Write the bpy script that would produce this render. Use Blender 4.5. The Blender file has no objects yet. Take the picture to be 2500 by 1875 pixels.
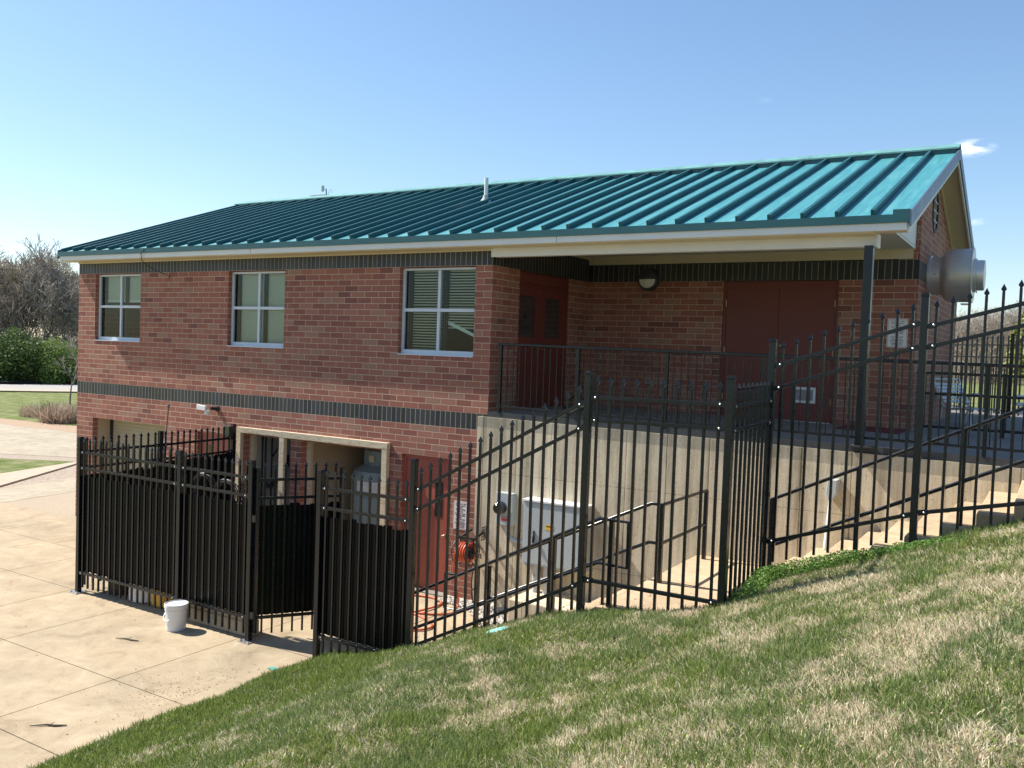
import bpy, math, random
import numpy as np
from mathutils import Vector, Matrix
random.seed(7); rng = np.random.default_rng(7)
R = math.radians
S = bpy.context.scene
COL = S.collection
# ------------------------------------------------------------------ camera
CAM = Vector((7.6096, -11.6996, 4.0435)); YAW, PITCH, ROLL, FPX = -0.5505, -0.0396, 0.0356, 2177.56
f = Vector((math.sin(YAW) * math.cos(PITCH), math.cos(YAW) * math.cos(PITCH), math.sin(PITCH)))
r = Vector((math.cos(YAW), -math.sin(YAW), 0)); u = r.cross(f)
r2 = math.cos(ROLL) * r + math.sin(ROLL) * u; u2 = -math.sin(ROLL) * r + math.cos(ROLL) * u
cd = bpy.data.cameras.new('camera'); cam = bpy.data.objects.new('camera', cd); COL.objects.link(cam)
cam.matrix_world = Matrix(((r2.x, u2.x, -f.x, CAM.x), (r2.y, u2.y, -f.y, CAM.y), (r2.z, u2.z, -f.z, CAM.z), (0, 0, 0, 1)))
cd.sensor_width = 36; cd.lens = FPX / 2500 * 36; cd.clip_start = 0.05; cd.clip_end = 2000
S.camera = cam
# ------------------------------------------------------------------ light, sky, exposure
TS = Vector((-0.88, -0.152, 1.0)).normalized()          # direction towards the sun
ELEV = math.asin(TS.z); AZ = math.atan2(TS.x, TS.y)
W = bpy.data.worlds.new('World'); S.world = W; W.use_nodes = True
wn, wl = W.node_tree.nodes, W.node_tree.links
sky = wn.new('ShaderNodeTexSky'); sky.sky_type = 'NISHITA'; sky.sun_disc = False
sky.sun_elevation = ELEV; sky.sun_rotation = AZ; sky.air_density = 1.0; sky.dust_density = 0.35; sky.ozone_density = 2.6
bg = wn['Background']; bg.inputs['Strength'].default_value = 0.118
# two faint wisps of cloud low in the right of the sky, laid out by direction
tc = wn.new('ShaderNodeTexCoord'); mp = wn.new('ShaderNodeMapping'); mp.inputs['Scale'].default_value = (40, 40, 110)
nz = wn.new('ShaderNodeTexNoise'); nz.inputs['Detail'].default_value = 6; nz.inputs['Scale'].default_value = 1.0
wl.new(tc.outputs['Generated'], mp.inputs['Vector']); wl.new(mp.outputs[0], nz.inputs['Vector'])
def pxdir(px, py):
    return (f + (px - 1250) / FPX * r2 - (py - 937.5) / FPX * u2).normalized()
mask = None
for (px, py, rad, amt) in ((2372, 362, .024, 1.0), (2385, 540, .013, .45), (1870, 246, .010, .06)):
    vs = wn.new('ShaderNodeVectorMath'); vs.operation = 'SUBTRACT'; vs.inputs[1].default_value = pxdir(px, py)
    vsc = wn.new('ShaderNodeVectorMath'); vsc.operation = 'MULTIPLY'; vsc.inputs[1].default_value = (1, 1, 2.6)
    ln = wn.new('ShaderNodeVectorMath'); ln.operation = 'LENGTH'
    mr = wn.new('ShaderNodeMapRange'); mr.inputs['From Min'].default_value = rad; mr.inputs['From Max'].default_value = 0; mr.inputs['To Max'].default_value = amt
    wl.new(tc.outputs['Generated'], vs.inputs[0]); wl.new(vs.outputs[0], vsc.inputs[0]); wl.new(vsc.outputs[0], ln.inputs[0]); wl.new(ln.outputs['Value'], mr.inputs['Value'])
    if mask is None: mask = mr.outputs[0]
    else:
        ad = wn.new('ShaderNodeMath'); ad.operation = 'MAXIMUM'; wl.new(mask, ad.inputs[0]); wl.new(mr.outputs[0], ad.inputs[1]); mask = ad.outputs[0]
rp = wn.new('ShaderNodeMapRange'); rp.inputs['From Min'].default_value = .40; rp.inputs['From Max'].default_value = .62
wl.new(nz.outputs['Fac'], rp.inputs['Value'])
ml = wn.new('ShaderNodeMath'); ml.operation = 'MULTIPLY'; wl.new(rp.outputs[0], ml.inputs[0]); wl.new(mask, ml.inputs[1])
mx = wn.new('ShaderNodeMixRGB'); mx.inputs['Color2'].default_value = (8.5, 8.6, 8.8, 1)
shs = wn.new('ShaderNodeHueSaturation'); shs.inputs['Saturation'].default_value = 1.12; sgm = wn.new('ShaderNodeGamma'); sgm.inputs['Gamma'].default_value = 0.88; wl.new(sky.outputs[0], sgm.inputs['Color']); wl.new(sgm.outputs[0], shs.inputs['Color'])
wl.new(ml.outputs[0], mx.inputs['Fac']); wl.new(shs.outputs[0], mx.inputs['Color1']); wl.new(mx.outputs[0], bg.inputs['Color'])
sd = bpy.data.lights.new('sun', 'SUN'); sun = bpy.data.objects.new('sun', sd); COL.objects.link(sun)
sd.energy = 5.0; sd.angle = R(0.53); sd.color = (1.0, 0.94, 0.85)
sun.rotation_euler = (-TS).to_track_quat('-Z', 'Y').to_euler(); sun.location = (-30, -10, 40)
S.view_settings.view_transform = 'Standard'; S.view_settings.look = 'None'
S.view_settings.exposure = 0.90; S.view_settings.gamma = 1.0
S.render.engine = 'CYCLES'
# ------------------------------------------------------------------ materials
def newmat(name):
    m = bpy.data.materials.new(name); m.use_nodes = True
    nt = m.node_tree; return m, nt, nt.nodes, nt.links, nt.nodes['Principled BSDF']
def N(ns, t, **kw):
    n = ns.new('ShaderNode' + t)
    for k, v in kw.items():
        if hasattr(n, k): setattr(n, k, v)
        else: n.inputs[k].default_value = v
    return n
def math_(ns, ls, op, a, b=None, c=None):
    n = ns.new('ShaderNodeMath'); n.operation = op
    for i, v in enumerate((a, b, c)):
        if v is None: continue
        if isinstance(v, (int, float)): n.inputs[i].default_value = v
        else: ls.new(v, n.inputs[i])
    return n.outputs[0]
def ramp(ns, ls, fac, stops, interp='LINEAR'):
    n = ns.new('ShaderNodeValToRGB'); n.color_ramp.interpolation = interp
    cr = n.color_ramp
    while len(cr.elements) < len(stops): cr.elements.new(.5)
    for e, (p, c) in zip(cr.elements, stops):
        e.position = p; e.color = (*c, 1) if len(c) == 3 else c
    if fac is not None: ls.new(fac, n.inputs[0])
    return n.outputs[0]
def plain(name, col, rough=.6, metal=0, var=.12, scale=6, bump=0, bscale=60, spec=.5, stretch=(1, 1, 1), coat=0):
    m, nt, ns, ls, b = newmat(name)
    tc = N(ns, 'TexCoord'); mp = N(ns, 'Mapping'); mp.inputs['Scale'].default_value = stretch; ls.new(tc.outputs['Object'], mp.inputs[0])
    n1 = N(ns, 'TexNoise', Scale=scale, Detail=6.0, Roughness=.6); ls.new(mp.outputs[0], n1.inputs['Vector'])
    lo = tuple(max(0, c * (1 - var)) for c in col); hi = tuple(c * (1 + var) for c in col)
    ls.new(ramp(ns, ls, n1.outputs['Fac'], [(.3, lo), (.7, hi)]), b.inputs['Base Color'])
    b.inputs['Metallic'].default_value = metal; b.inputs['Specular IOR Level'].default_value = spec
    ls.new(math_(ns, ls, 'MULTIPLY_ADD', n1.outputs['Fac'], .25, rough - .12), b.inputs['Roughness'])
    if coat: b.inputs['Coat Weight'].default_value = coat
    if bump:
        n2 = N(ns, 'TexNoise', Scale=bscale, Detail=5.0); ls.new(mp.outputs[0], n2.inputs['Vector'])
        bp = N(ns, 'Bump', Strength=bump, Distance=.01); ls.new(n2.outputs['Fac'], bp.inputs['Height']); ls.new(bp.outputs[0], b.inputs['Normal'])
    return m
C = 0.1016
def brickmat(name, w, h, offs, stops, mortar, v0=0.0, rough=.8, jw=.0095, speck=.35):
    m, nt, ns, ls, b = newmat(name)
    uv = N(ns, 'UVMap'); sp = N(ns, 'SeparateXYZ'); ls.new(uv.outputs[0], sp.inputs[0])
    vv = math_(ns, ls, 'ADD', sp.outputs['Y'], 20 * h - v0)
    vr = math_(ns, ls, 'DIVIDE', vv, h); row = math_(ns, ls, 'FLOOR', vr)
    sh = math_(ns, ls, 'MULTIPLY', math_(ns, ls, 'MODULO', row, 2.0), offs)
    ur = math_(ns, ls, 'ADD', math_(ns, ls, 'DIVIDE', math_(ns, ls, 'ADD', sp.outputs['X'], 100 * w), w), sh)
    colm = math_(ns, ls, 'FLOOR', ur)
    cx = N(ns, 'CombineXYZ'); ls.new(colm, cx.inputs[0]); ls.new(row, cx.inputs[1])
    wnz = N(ns, 'TexWhiteNoise'); wnz.noise_dimensions = '3D'; ls.new(cx.outputs[0], wnz.inputs['Vector'])
    # clusters of paler and darker brick
    nc = N(ns, 'TexNoise', Scale=.9, Detail=2.0); ls.new(uv.outputs[0], nc.inputs['Vector'])
    fac = math_(ns, ls, 'MULTIPLY_ADD', math_(ns, ls, 'SUBTRACT', nc.outputs['Fac'], .5), .35, wnz.outputs['Value'])
    base = ramp(ns, ls, fac, stops, 'CONSTANT')
    n1 = N(ns, 'TexNoise', Scale=95.0, Detail=4.0, Roughness=.75); ls.new(uv.outputs[0], n1.inputs['Vector'])
    hs = N(ns, 'HueSaturation'); ls.new(base, hs.inputs['Color'])
    ls.new(math_(ns, ls, 'MULTIPLY_ADD', math_(ns, ls, 'SUBTRACT', n1.outputs['Fac'], .5), speck * 4, 1.0), hs.inputs['Value'])
    def edge(fr, size):
        fx = math_(ns, ls, 'FRACT', fr); d = math_(ns, ls, 'MINIMUM', fx, math_(ns, ls, 'SUBTRACT', 1.0, fx))
        return math_(ns, ls, 'MULTIPLY', d, size)
    du, dv = edge(ur, w), edge(vr, h)
    dm = math_(ns, ls, 'MINIMUM', du, dv)
    wob = N(ns, 'TexNoise', Scale=38.0, Detail=2.0); ls.new(uv.outputs[0], wob.inputs['Vector'])
    dm = math_(ns, ls, 'ADD', dm, math_(ns, ls, 'MULTIPLY', math_(ns, ls, 'SUBTRACT', wob.outputs['Fac'], .5), .004))
    mk = N(ns, 'MapRange'); mk.inputs['From Min'].default_value = jw * .42; mk.inputs['From Max'].default_value = jw * .62; ls.new(dm, mk.inputs['Value'])
    mm = N(ns, 'MixRGB'); ls.new(mk.outputs[0], mm.inputs['Fac'])
    n3 = N(ns, 'TexNoise', Scale=3.0, Detail=5.0); ls.new(uv.outputs[0], n3.inputs['Vector'])
    ls.new(ramp(ns, ls, n3.outputs['Fac'], [(.3, tuple(c * .75 for c in mortar)), (.7, mortar)]), mm.inputs['Color1'])
    ls.new(hs.outputs[0], mm.inputs['Color2'])
    # soft weather staining
    n4 = N(ns, 'TexNoise', Scale=.7, Detail=5.0); ls.new(uv.outputs[0], n4.inputs['Vector'])
    st = N(ns, 'MixRGB'); st.blend_type = 'MULTIPLY'; st.inputs['Fac'].default_value = .5
    ls.new(mm.outputs[0], st.inputs['Color1']); ls.new(ramp(ns, ls, n4.outputs['Fac'], [(.35, (.72, .70, .68)), (.65, (1, 1, 1))]), st.inputs['Color2'])
    ls.new(st.outputs[0], b.inputs['Base Color'])
    b.inputs['Roughness'].default_value = rough
    hh = math_(ns, ls, 'ADD', math_(ns, ls, 'MULTIPLY', mk.outputs[0], 1.0), math_(ns, ls, 'MULTIPLY', n1.outputs['Fac'], .35))
    # every brick sits slightly in or out
    hh = math_(ns, ls, 'ADD', hh, math_(ns, ls, 'MULTIPLY', wnz.outputs['Value'], .3))
    bp = N(ns, 'Bump', Strength=.45, Distance=.004); ls.new(hh, bp.inputs['Height']); ls.new(bp.outputs[0], b.inputs['Normal'])
    return m
BR = [(0, (.19, .068, .052)), (.05, (.245, .085, .060)), (.25, (.285, .103, .070)), (.52, (.310, .118, .079)), (.76, (.325, .137, .093)), (.90, (.305, .158, .112))]
M = {}
M['brick'] = brickmat('brick_red', 3 * C, C, .5, BR, (.56, .42, .30), v0=.5 * C)
M['bricklow'] = brickmat('brick_red_low', 3 * C, C, .5, BR, (.56, .42, .30), v0=0)
M['soldier'] = brickmat('brick_black_soldier', C, 40 * C, 0, [(0, (.013, .016, .020)), (.4, (.021, .025, .031)), (.75, (.029, .033, .040))], (.36, .30, .22), v0=-20 * C, rough=.5, speck=.2, jw=.0095)
M['black'] = plain('black_powder_coat', (.0030, .0056, .0090), .27, 0, .2, 9, .03, 300, .42)
M['sheet'] = plain('black_sheet_metal', (.002, .0026, .003), .45, 0, .3, 3, .05, 80, .18)
M['steel'] = plain('galvanised_bolt', (.55, .56, .57), .35, .9, .1, 30)
M['whitealu'] = plain('white_window_frame', (.55, .60, .66), .45, 0, .05, 3)
M['cream'] = plain('cream_board_warm_bounce', (.56, .50, .35), .6, 0, .05, 2, .1, 8)  # warm ground bounce is put into the cream of the soffit boards
M['whiteboard'] = plain('white_painted_trim', (.66, .67, .66), .55, 0, .05, 2, .1, 8)
M['reddoor'] = plain('red_door_paint_shaded', (.15, .028, .019), .55, 0, .1, 2)  # porch doors: shade is put into this darker red
M['reddoor2'] = plain('red_door_paint_sunlit', (.31, .074, .050), .5, 0, .12, 2)  # lower doors: same red, direct sun put into the colour
M['slab'] = plain('porch_slab_concrete', (.215, .20, .178), .8, 0, .15, 3, .2, 60)
M['slabedge'] = plain('dark_slab_edge', (.035, .038, .042), .6, 0, .2, 4, .1, 40)  # near-black tone for the slab's front edge and small dark parts
M['zinc'] = plain('brushed_steel', (.62, .60, .57), .36, .55, .08, 4, .12, 6, stretch=(1, 30, 30))
M['dark'] = plain('interior_dark', (.03, .032, .035), .9)
M['room'] = plain('interior_wall', (.07, .07, .07), .9)
M['beige'] = plain('beige_block_wall', (.42, .34, .24), .85, 0, .1, 2, .1, 30)
M['white'] = plain('white_plastic', (.70, .70, .68), .42, 0, .04, 3)
M['tank'] = plain('grey_green_poly_tank', (.26, .32, .32), .5, 0, .08, 2)
M['hose'] = plain('orange_rubber_hose', (.55, .095, .035), .5, 0, .12, 20)
M['rubber'] = plain('black_rubber', (.015, .015, .016), .5)
M['yellow'] = plain('yellow_plastic', (.75, .42, .04), .45)
M['paper'] = plain('paper_label', (.7, .7, .66), .6)
M['signtext'] = plain('dark_red_print', (.16, .02, .03), .6)
M['signred'] = plain('pink_red_border', (.45, .08, .08), .6)
M['teal'] = None
M['galv'] = plain('grey_painted_cabinet', (.40, .44, .44), .5, 0, .06, 2, .05, 60)
M['pvc'] = plain('grey_pvc_pipe', (.45, .46, .45), .5)
M['kerb'] = plain('pale_concrete_kerb', (.38, .32, .235), .85, 0, .12, 3, .2, 40)
M['asphalt'] = plain('road_surface', (.32, .30, .28), .9, 0, .08, 1)
M['gravel'] = plain('dirt_and_gravel', (.31, .25, .19), .95, 0, .45, 14, .8, 40)
M['mulch'] = plain('wood_chip_mulch', (.34, .24, .155), .95, 0, .5, 22, .8, 40)
M['stone'] = plain('white_pebble', (.46, .42, .37), .8, 0, .25, 6)
M['mat'] = plain('red_rubber_mat', (.14, .018, .022), .8, 0, .2, 20)
M['chair'] = plain('white_vinyl_strap', (.62, .66, .66), .5)
M['glassmeter'] = plain('dark_meter_glass', (.03, .03, .03), .1, 0, .1, 5, coat=1)
M['bark'] = plain('grey_bark', (.17, .145, .125), .9, 0, .35, 8)
M['stick'] = plain('dry_stick', (.10, .075, .055), .9)
M['brassy'] = plain('door_hardware', (.35, .27, .16), .4, .8)
M['slat'] = plain('blind_slats', (.66, .70, .64), .6, 0, .03, 2)
M['louvre'] = plain('aluminium_louvre', (.50, .52, .54), .5, .3)
M['slatsdoor'] = plain('beige_rollup_door', (.36, .32, .22), .6, 0, .08, 3)

def mat_wood():
    m, nt, ns, ls, b = newmat('weathered_timber'); tc = N(ns, 'TexCoord'); mp = N(ns, 'Mapping'); mp.inputs['Scale'].default_value = (2.2, 26, 26); ls.new(tc.outputs['Object'], mp.inputs[0])
    n = N(ns, 'TexNoise', Scale=3.0, Detail=8.0, Roughness=.7, Distortion=1.0); ls.new(mp.outputs[0], n.inputs['Vector'])
    ls.new(ramp(ns, ls, n.outputs['Fac'], [(.30, (.20, .115, .055)), (.41, (.42, .31, .18)), (.50, (.55, .46, .32)), (.68, (.66, .60, .48))]), b.inputs['Base Color'])
    b.inputs['Roughness'].default_value = .85
    bp = N(ns, 'Bump', Strength=.5, Distance=.01); ls.new(n.outputs['Fac'], bp.inputs['Height']); ls.new(bp.outputs[0], b.inputs['Normal']); return m
M['wood'] = mat_wood()
def mat_teal():
    m, nt, ns, ls, b = newmat('teal_standing_seam_metal'); tc = N(ns, 'TexCoord')
    mp = N(ns, 'Mapping'); mp.inputs['Scale'].default_value = (9, .8, .8); ls.new(tc.outputs['Object'], mp.inputs[0])
    n = N(ns, 'TexNoise', Scale=1.6, Detail=8.0, Roughness=.65, Distortion=.6); ls.new(mp.outputs[0], n.inputs['Vector'])
    n2 = N(ns, 'TexNoise', Scale=.8, Detail=4.0); ls.new(tc.outputs['Object'], n2.inputs['Vector'])
    a = math_(ns, ls, 'ADD', math_(ns, ls, 'MULTIPLY', n.outputs['Fac'], .7), math_(ns, ls, 'MULTIPLY', n2.outputs['Fac'], .3))
    ls.new(ramp(ns, ls, a, [(.30, (.032, .190, .215)), (.5, (.052, .245, .275)), (.68, (.10, .31, .33))]), b.inputs['Base Color'])
    b.inputs['Metallic'].default_value = .0; b.inputs['Specular IOR Level'].default_value = .5
    ls.new(math_(ns, ls, 'MULTIPLY_ADD', n.outputs['Fac'], .3, .28), b.inputs['Roughness'])
    bp = N(ns, 'Bump', Strength=.12, Distance=.01); ls.new(n.outputs['Fac'], bp.inputs['Height']); ls.new(bp.outputs[0], b.inputs['Normal']); return m
M['teal'] = mat_teal()
M['tealtrim'] = plain('teal_trim_and_shade', (.010, .078, .092), .4, 0, .12, 3)  # trim teal; ribs and ridge strip use it with shade in the colour
M['tealpale'] = plain('weathered_teal_cap', (.13, .30, .29), .45, 0, .2, 4)
M['rake'] = plain('teal_rake_sky_reflection', (.075, .105, .17), .4, 0, .1, 3)  # teal metal with the sky reflection put into a blue-grey colour
def mat_concrete(name, base, dark, joints, wall=False):
    m, nt, ns, ls, b = newmat(name); tc = N(ns, 'TexCoord')
    n = N(ns, 'TexNoise', Scale=.55, Detail=7.0, Roughness=.6); ls.new(tc.outputs['Object'], n.inputs['Vector'])
    nf = N(ns, 'TexNoise', Scale=55.0, Detail=5.0, Roughness=.7); ls.new(tc.outputs['Object'], nf.inputs['Vector'])
    base_c = ramp(ns, ls, n.outputs['Fac'], [(.30, dark), (.48, base), (.72, tuple(min(1, c * 1.13) for c in base))])
    col = N(ns, 'HueSaturation'); ls.new(base_c, col.inputs['Color']); ls.new(math_(ns, ls, 'MULTIPLY_ADD', nf.outputs['Fac'], .7, .65), col.inputs['Value'])
    cur = col.outputs[0]; H = nf.outputs['Fac']
    if not wall:
        mz = N(ns, 'TexNoise', Scale=2.3, Detail=9.0, Roughness=.72, Distortion=.8); ls.new(tc.outputs['Object'], mz.inputs['Vector'])
        m6 = N(ns, 'MixRGB'); m6.blend_type = 'MULTIPLY'; m6.inputs['Fac'].default_value = 1; ls.new(cur, m6.inputs['Color1'])
        ls.new(ramp(ns, ls, mz.outputs['Fac'], [(.30, (.70, .67, .62)), (.44, (.95, .93, .90)), (.55, (1.03, 1.03, 1.0)), (.68, (1.15, 1.18, 1.18))]), m6.inputs['Color2']); cur = m6.outputs[0]
    if wall:
        mp = N(ns, 'Mapping'); mp.inputs['Scale'].default_value = (4.6, 4.6, .32); ls.new(tc.outputs['Object'], mp.inputs[0])
        st = N(ns, 'TexNoise', Scale=1.5, Detail=7.0, Roughness=.7); ls.new(mp.outputs[0], st.inputs['Vector'])
        mm = N(ns, 'MixRGB'); mm.blend_type = 'MULTIPLY'; mm.inputs['Fac'].default_value = .85; ls.new(cur, mm.inputs['Color1'])
        ls.new(ramp(ns, ls, st.outputs['Fac'], [(.30, (.42, .39, .35)), (.46, (.82, .79, .74)), (.56, (1.0, .98, .95)), (.70, (1.22, 1.2, 1.17))]), mm.inputs['Color2']); cur = mm.outputs[0]
        # form-board joints: tall boards and a few lifts
        sp = N(ns, 'SeparateXYZ'); ls.new(tc.outputs['Object'], sp.inputs[0])
        def line(o, per, off, wd):
            fr = math_(ns, ls, 'FRACT', math_(ns, ls, 'DIVIDE', math_(ns, ls, 'ADD', o, 50 + off), per))
            d = math_(ns, ls, 'MULTIPLY', math_(ns, ls, 'MINIMUM', fr, math_(ns, ls, 'SUBTRACT', 1.0, fr)), per)
            w2 = math_(ns, ls, 'ADD', d, math_(ns, ls, 'MULTIPLY', math_(ns, ls, 'SUBTRACT', st.outputs['Fac'], .5), wd * 2.2))
            k = N(ns, 'MapRange'); k.inputs['From Max'].default_value = wd; ls.new(w2, k.inputs['Value']); return k.outputs[0]
        j = math_(ns, ls, 'MINIMUM', line(sp.outputs['X'], .61, .05, .012), line(sp.outputs['Z'], 1.22, .35, .006))
        vo = N(ns, 'TexVoronoi', Scale=11.0); vo.inputs['Randomness'].default_value = 1; ls.new(tc.outputs['Object'], vo.inputs['Vector'])
        gate = math_(ns, ls, 'GREATER_THAN', nf.outputs['Fac'], .47)
        pit = N(ns, 'MapRange'); pit.inputs['From Min'].default_value = .06; pit.inputs['From Max'].default_value = .13; ls.new(vo.outputs['Distance'], pit.inputs['Value'])
        pit = math_(ns, ls, 'MAXIMUM', pit.outputs[0], math_(ns, ls, 'SUBTRACT', 1.0, gate))
        both = math_(ns, ls, 'MINIMUM', j, pit)
        m3 = N(ns, 'MixRGB'); m3.blend_type = 'MULTIPLY'; m3.inputs['Fac'].default_value = 1; ls.new(cur, m3.inputs['Color1'])
        ls.new(ramp(ns, ls, both, [(0, (.45, .40, .34)), (1, (1, 1, 1))]), m3.inputs['Color2']); cur = m3.outputs[0]
        H = math_(ns, ls, 'ADD', math_(ns, ls, 'MULTIPLY', nf.outputs['Fac'], .5), math_(ns, ls, 'ADD', math_(ns, ls, 'MULTIPLY', both, 1.0), math_(ns, ls, 'MULTIPLY', st.outputs['Fac'], 1.2)))
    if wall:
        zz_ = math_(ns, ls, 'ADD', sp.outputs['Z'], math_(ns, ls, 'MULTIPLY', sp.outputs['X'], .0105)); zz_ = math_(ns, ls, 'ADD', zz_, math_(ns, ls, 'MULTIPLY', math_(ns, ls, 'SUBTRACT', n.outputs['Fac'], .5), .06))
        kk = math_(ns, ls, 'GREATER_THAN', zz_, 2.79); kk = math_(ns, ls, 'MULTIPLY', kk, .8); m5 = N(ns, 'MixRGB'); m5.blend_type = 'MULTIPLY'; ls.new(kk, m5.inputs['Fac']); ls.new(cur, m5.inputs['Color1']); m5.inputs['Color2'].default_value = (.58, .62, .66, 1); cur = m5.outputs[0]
    ls.new(cur, b.inputs['Base Color']); b.inputs['Roughness'].default_value = .9; b.inputs['Specular IOR Level'].default_value = .25
    bp = N(ns, 'Bump', Strength=.5 if wall else .25, Distance=.012 if wall else .004); ls.new(H, bp.inputs['Height']); ls.new(bp.outputs[0], b.inputs['Normal'])
    return m
M['pad'] = mat_concrete('concrete_pad', (.365, .292, .200), (.275, .225, .158), None)
M['padpale'] = mat_concrete('pale_concrete', (.35, .305, .235), (.30, .26, .195), None)
M['aggregate'] = plain('exposed_aggregate', (.34, .28, .20), .95, 0, .35, 60, .6, 90)
M['stair'] = mat_concrete('stair_concrete', (.46, .355, .235), (.37, .285, .19), None)
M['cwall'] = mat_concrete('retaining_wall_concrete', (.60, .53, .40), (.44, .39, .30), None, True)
M['joint'] = plain('joint_filler', (.10, .065, .04), .9, 0, .3, 30)
def mat_glass():
    m, nt, ns, ls, b = newmat('window_glass'); out = ns['Material Output']
    g = N(ns, 'BsdfGlossy', Roughness=.02); g.inputs['Color'].default_value = (.85, .95, .92, 1)
    t = N(ns, 'BsdfTransparent'); t.inputs['Color'].default_value = (.80, .88, .84, 1)
    fr = N(ns, 'Fresnel', IOR=1.5); mx = N(ns, 'MixShader'); f2 = math_(ns, ls, 'MULTIPLY', fr.outputs[0], .55)
    ls.new(f2, mx.inputs[0]); ls.new(t.outputs[0], mx.inputs[1]); ls.new(g.outputs[0], mx.inputs[2]); ls.new(mx.outputs[0], out.inputs[0]); return m
M['glass'] = mat_glass()
def mat_attr(name, rough=.6, trans=.0, spec=.3):
    m, nt, ns, ls, b = newmat(name); a = N(ns, 'Attribute'); a.attribute_name = 'Col'; ls.new(a.outputs['Color'], b.inputs['Base Color'])
    b.inputs['Roughness'].default_value = rough; b.inputs['Specular IOR Level'].default_value = spec
    if trans:
        out = ns['Material Output']; t = N(ns, 'BsdfTranslucent'); ls.new(a.outputs['Color'], t.inputs[0]); mx = N(ns, 'MixShader'); mx.inputs[0].default_value = trans
        ls.new(b.outputs[0], mx.inputs[1]); ls.new(t.outputs[0], mx.inputs[2]); ls.new(mx.outputs[0], out.inputs[0])
    return m
M['blades'] = mat_attr('grass_blades', .5, .42)
M['leaves'] = mat_attr('leaf_clumps', .6, .3)
def mat_lawn(name, g1, g2, straw, sc=1.2):
    m, nt, ns, ls, b = newmat(name); tc = N(ns, 'TexCoord')
    n = N(ns, 'TexNoise', Scale=sc, Detail=8.0, Roughness=.65); ls.new(tc.outputs['Object'], n.inputs['Vector'])
    n2 = N(ns, 'TexNoise', Scale=40.0, Detail=5.0, Roughness=.7); ls.new(tc.outputs['Object'], n2.inputs['Vector'])
    a = math_(ns, ls, 'ADD', math_(ns, ls, 'MULTIPLY', n.outputs['Fac'], .65), math_(ns, ls, 'MULTIPLY', n2.outputs['Fac'], .35))
    ls.new(ramp(ns, ls, a, [(.38, g1), (.50, g2), (.60, straw)]), b.inputs['Base Color']); b.inputs['Roughness'].default_value = .95; b.inputs['Specular IOR Level'].default_value = .1
    bp = N(ns, 'Bump', Strength=.8, Distance=.03); ls.new(n2.outputs['Fac'], bp.inputs['Height']); ls.new(bp.outputs[0], b.inputs['Normal']); return m
M['lawn'] = mat_lawn('lawn_far', (.085, .125, .032), (.15, .18, .06), (.27, .24, .14), 1.6)
M['soil'] = mat_lawn('thatch_soil', (.07, .08, .03), (.16, .135, .075), (.29, .235, .15), 9.0)
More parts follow.
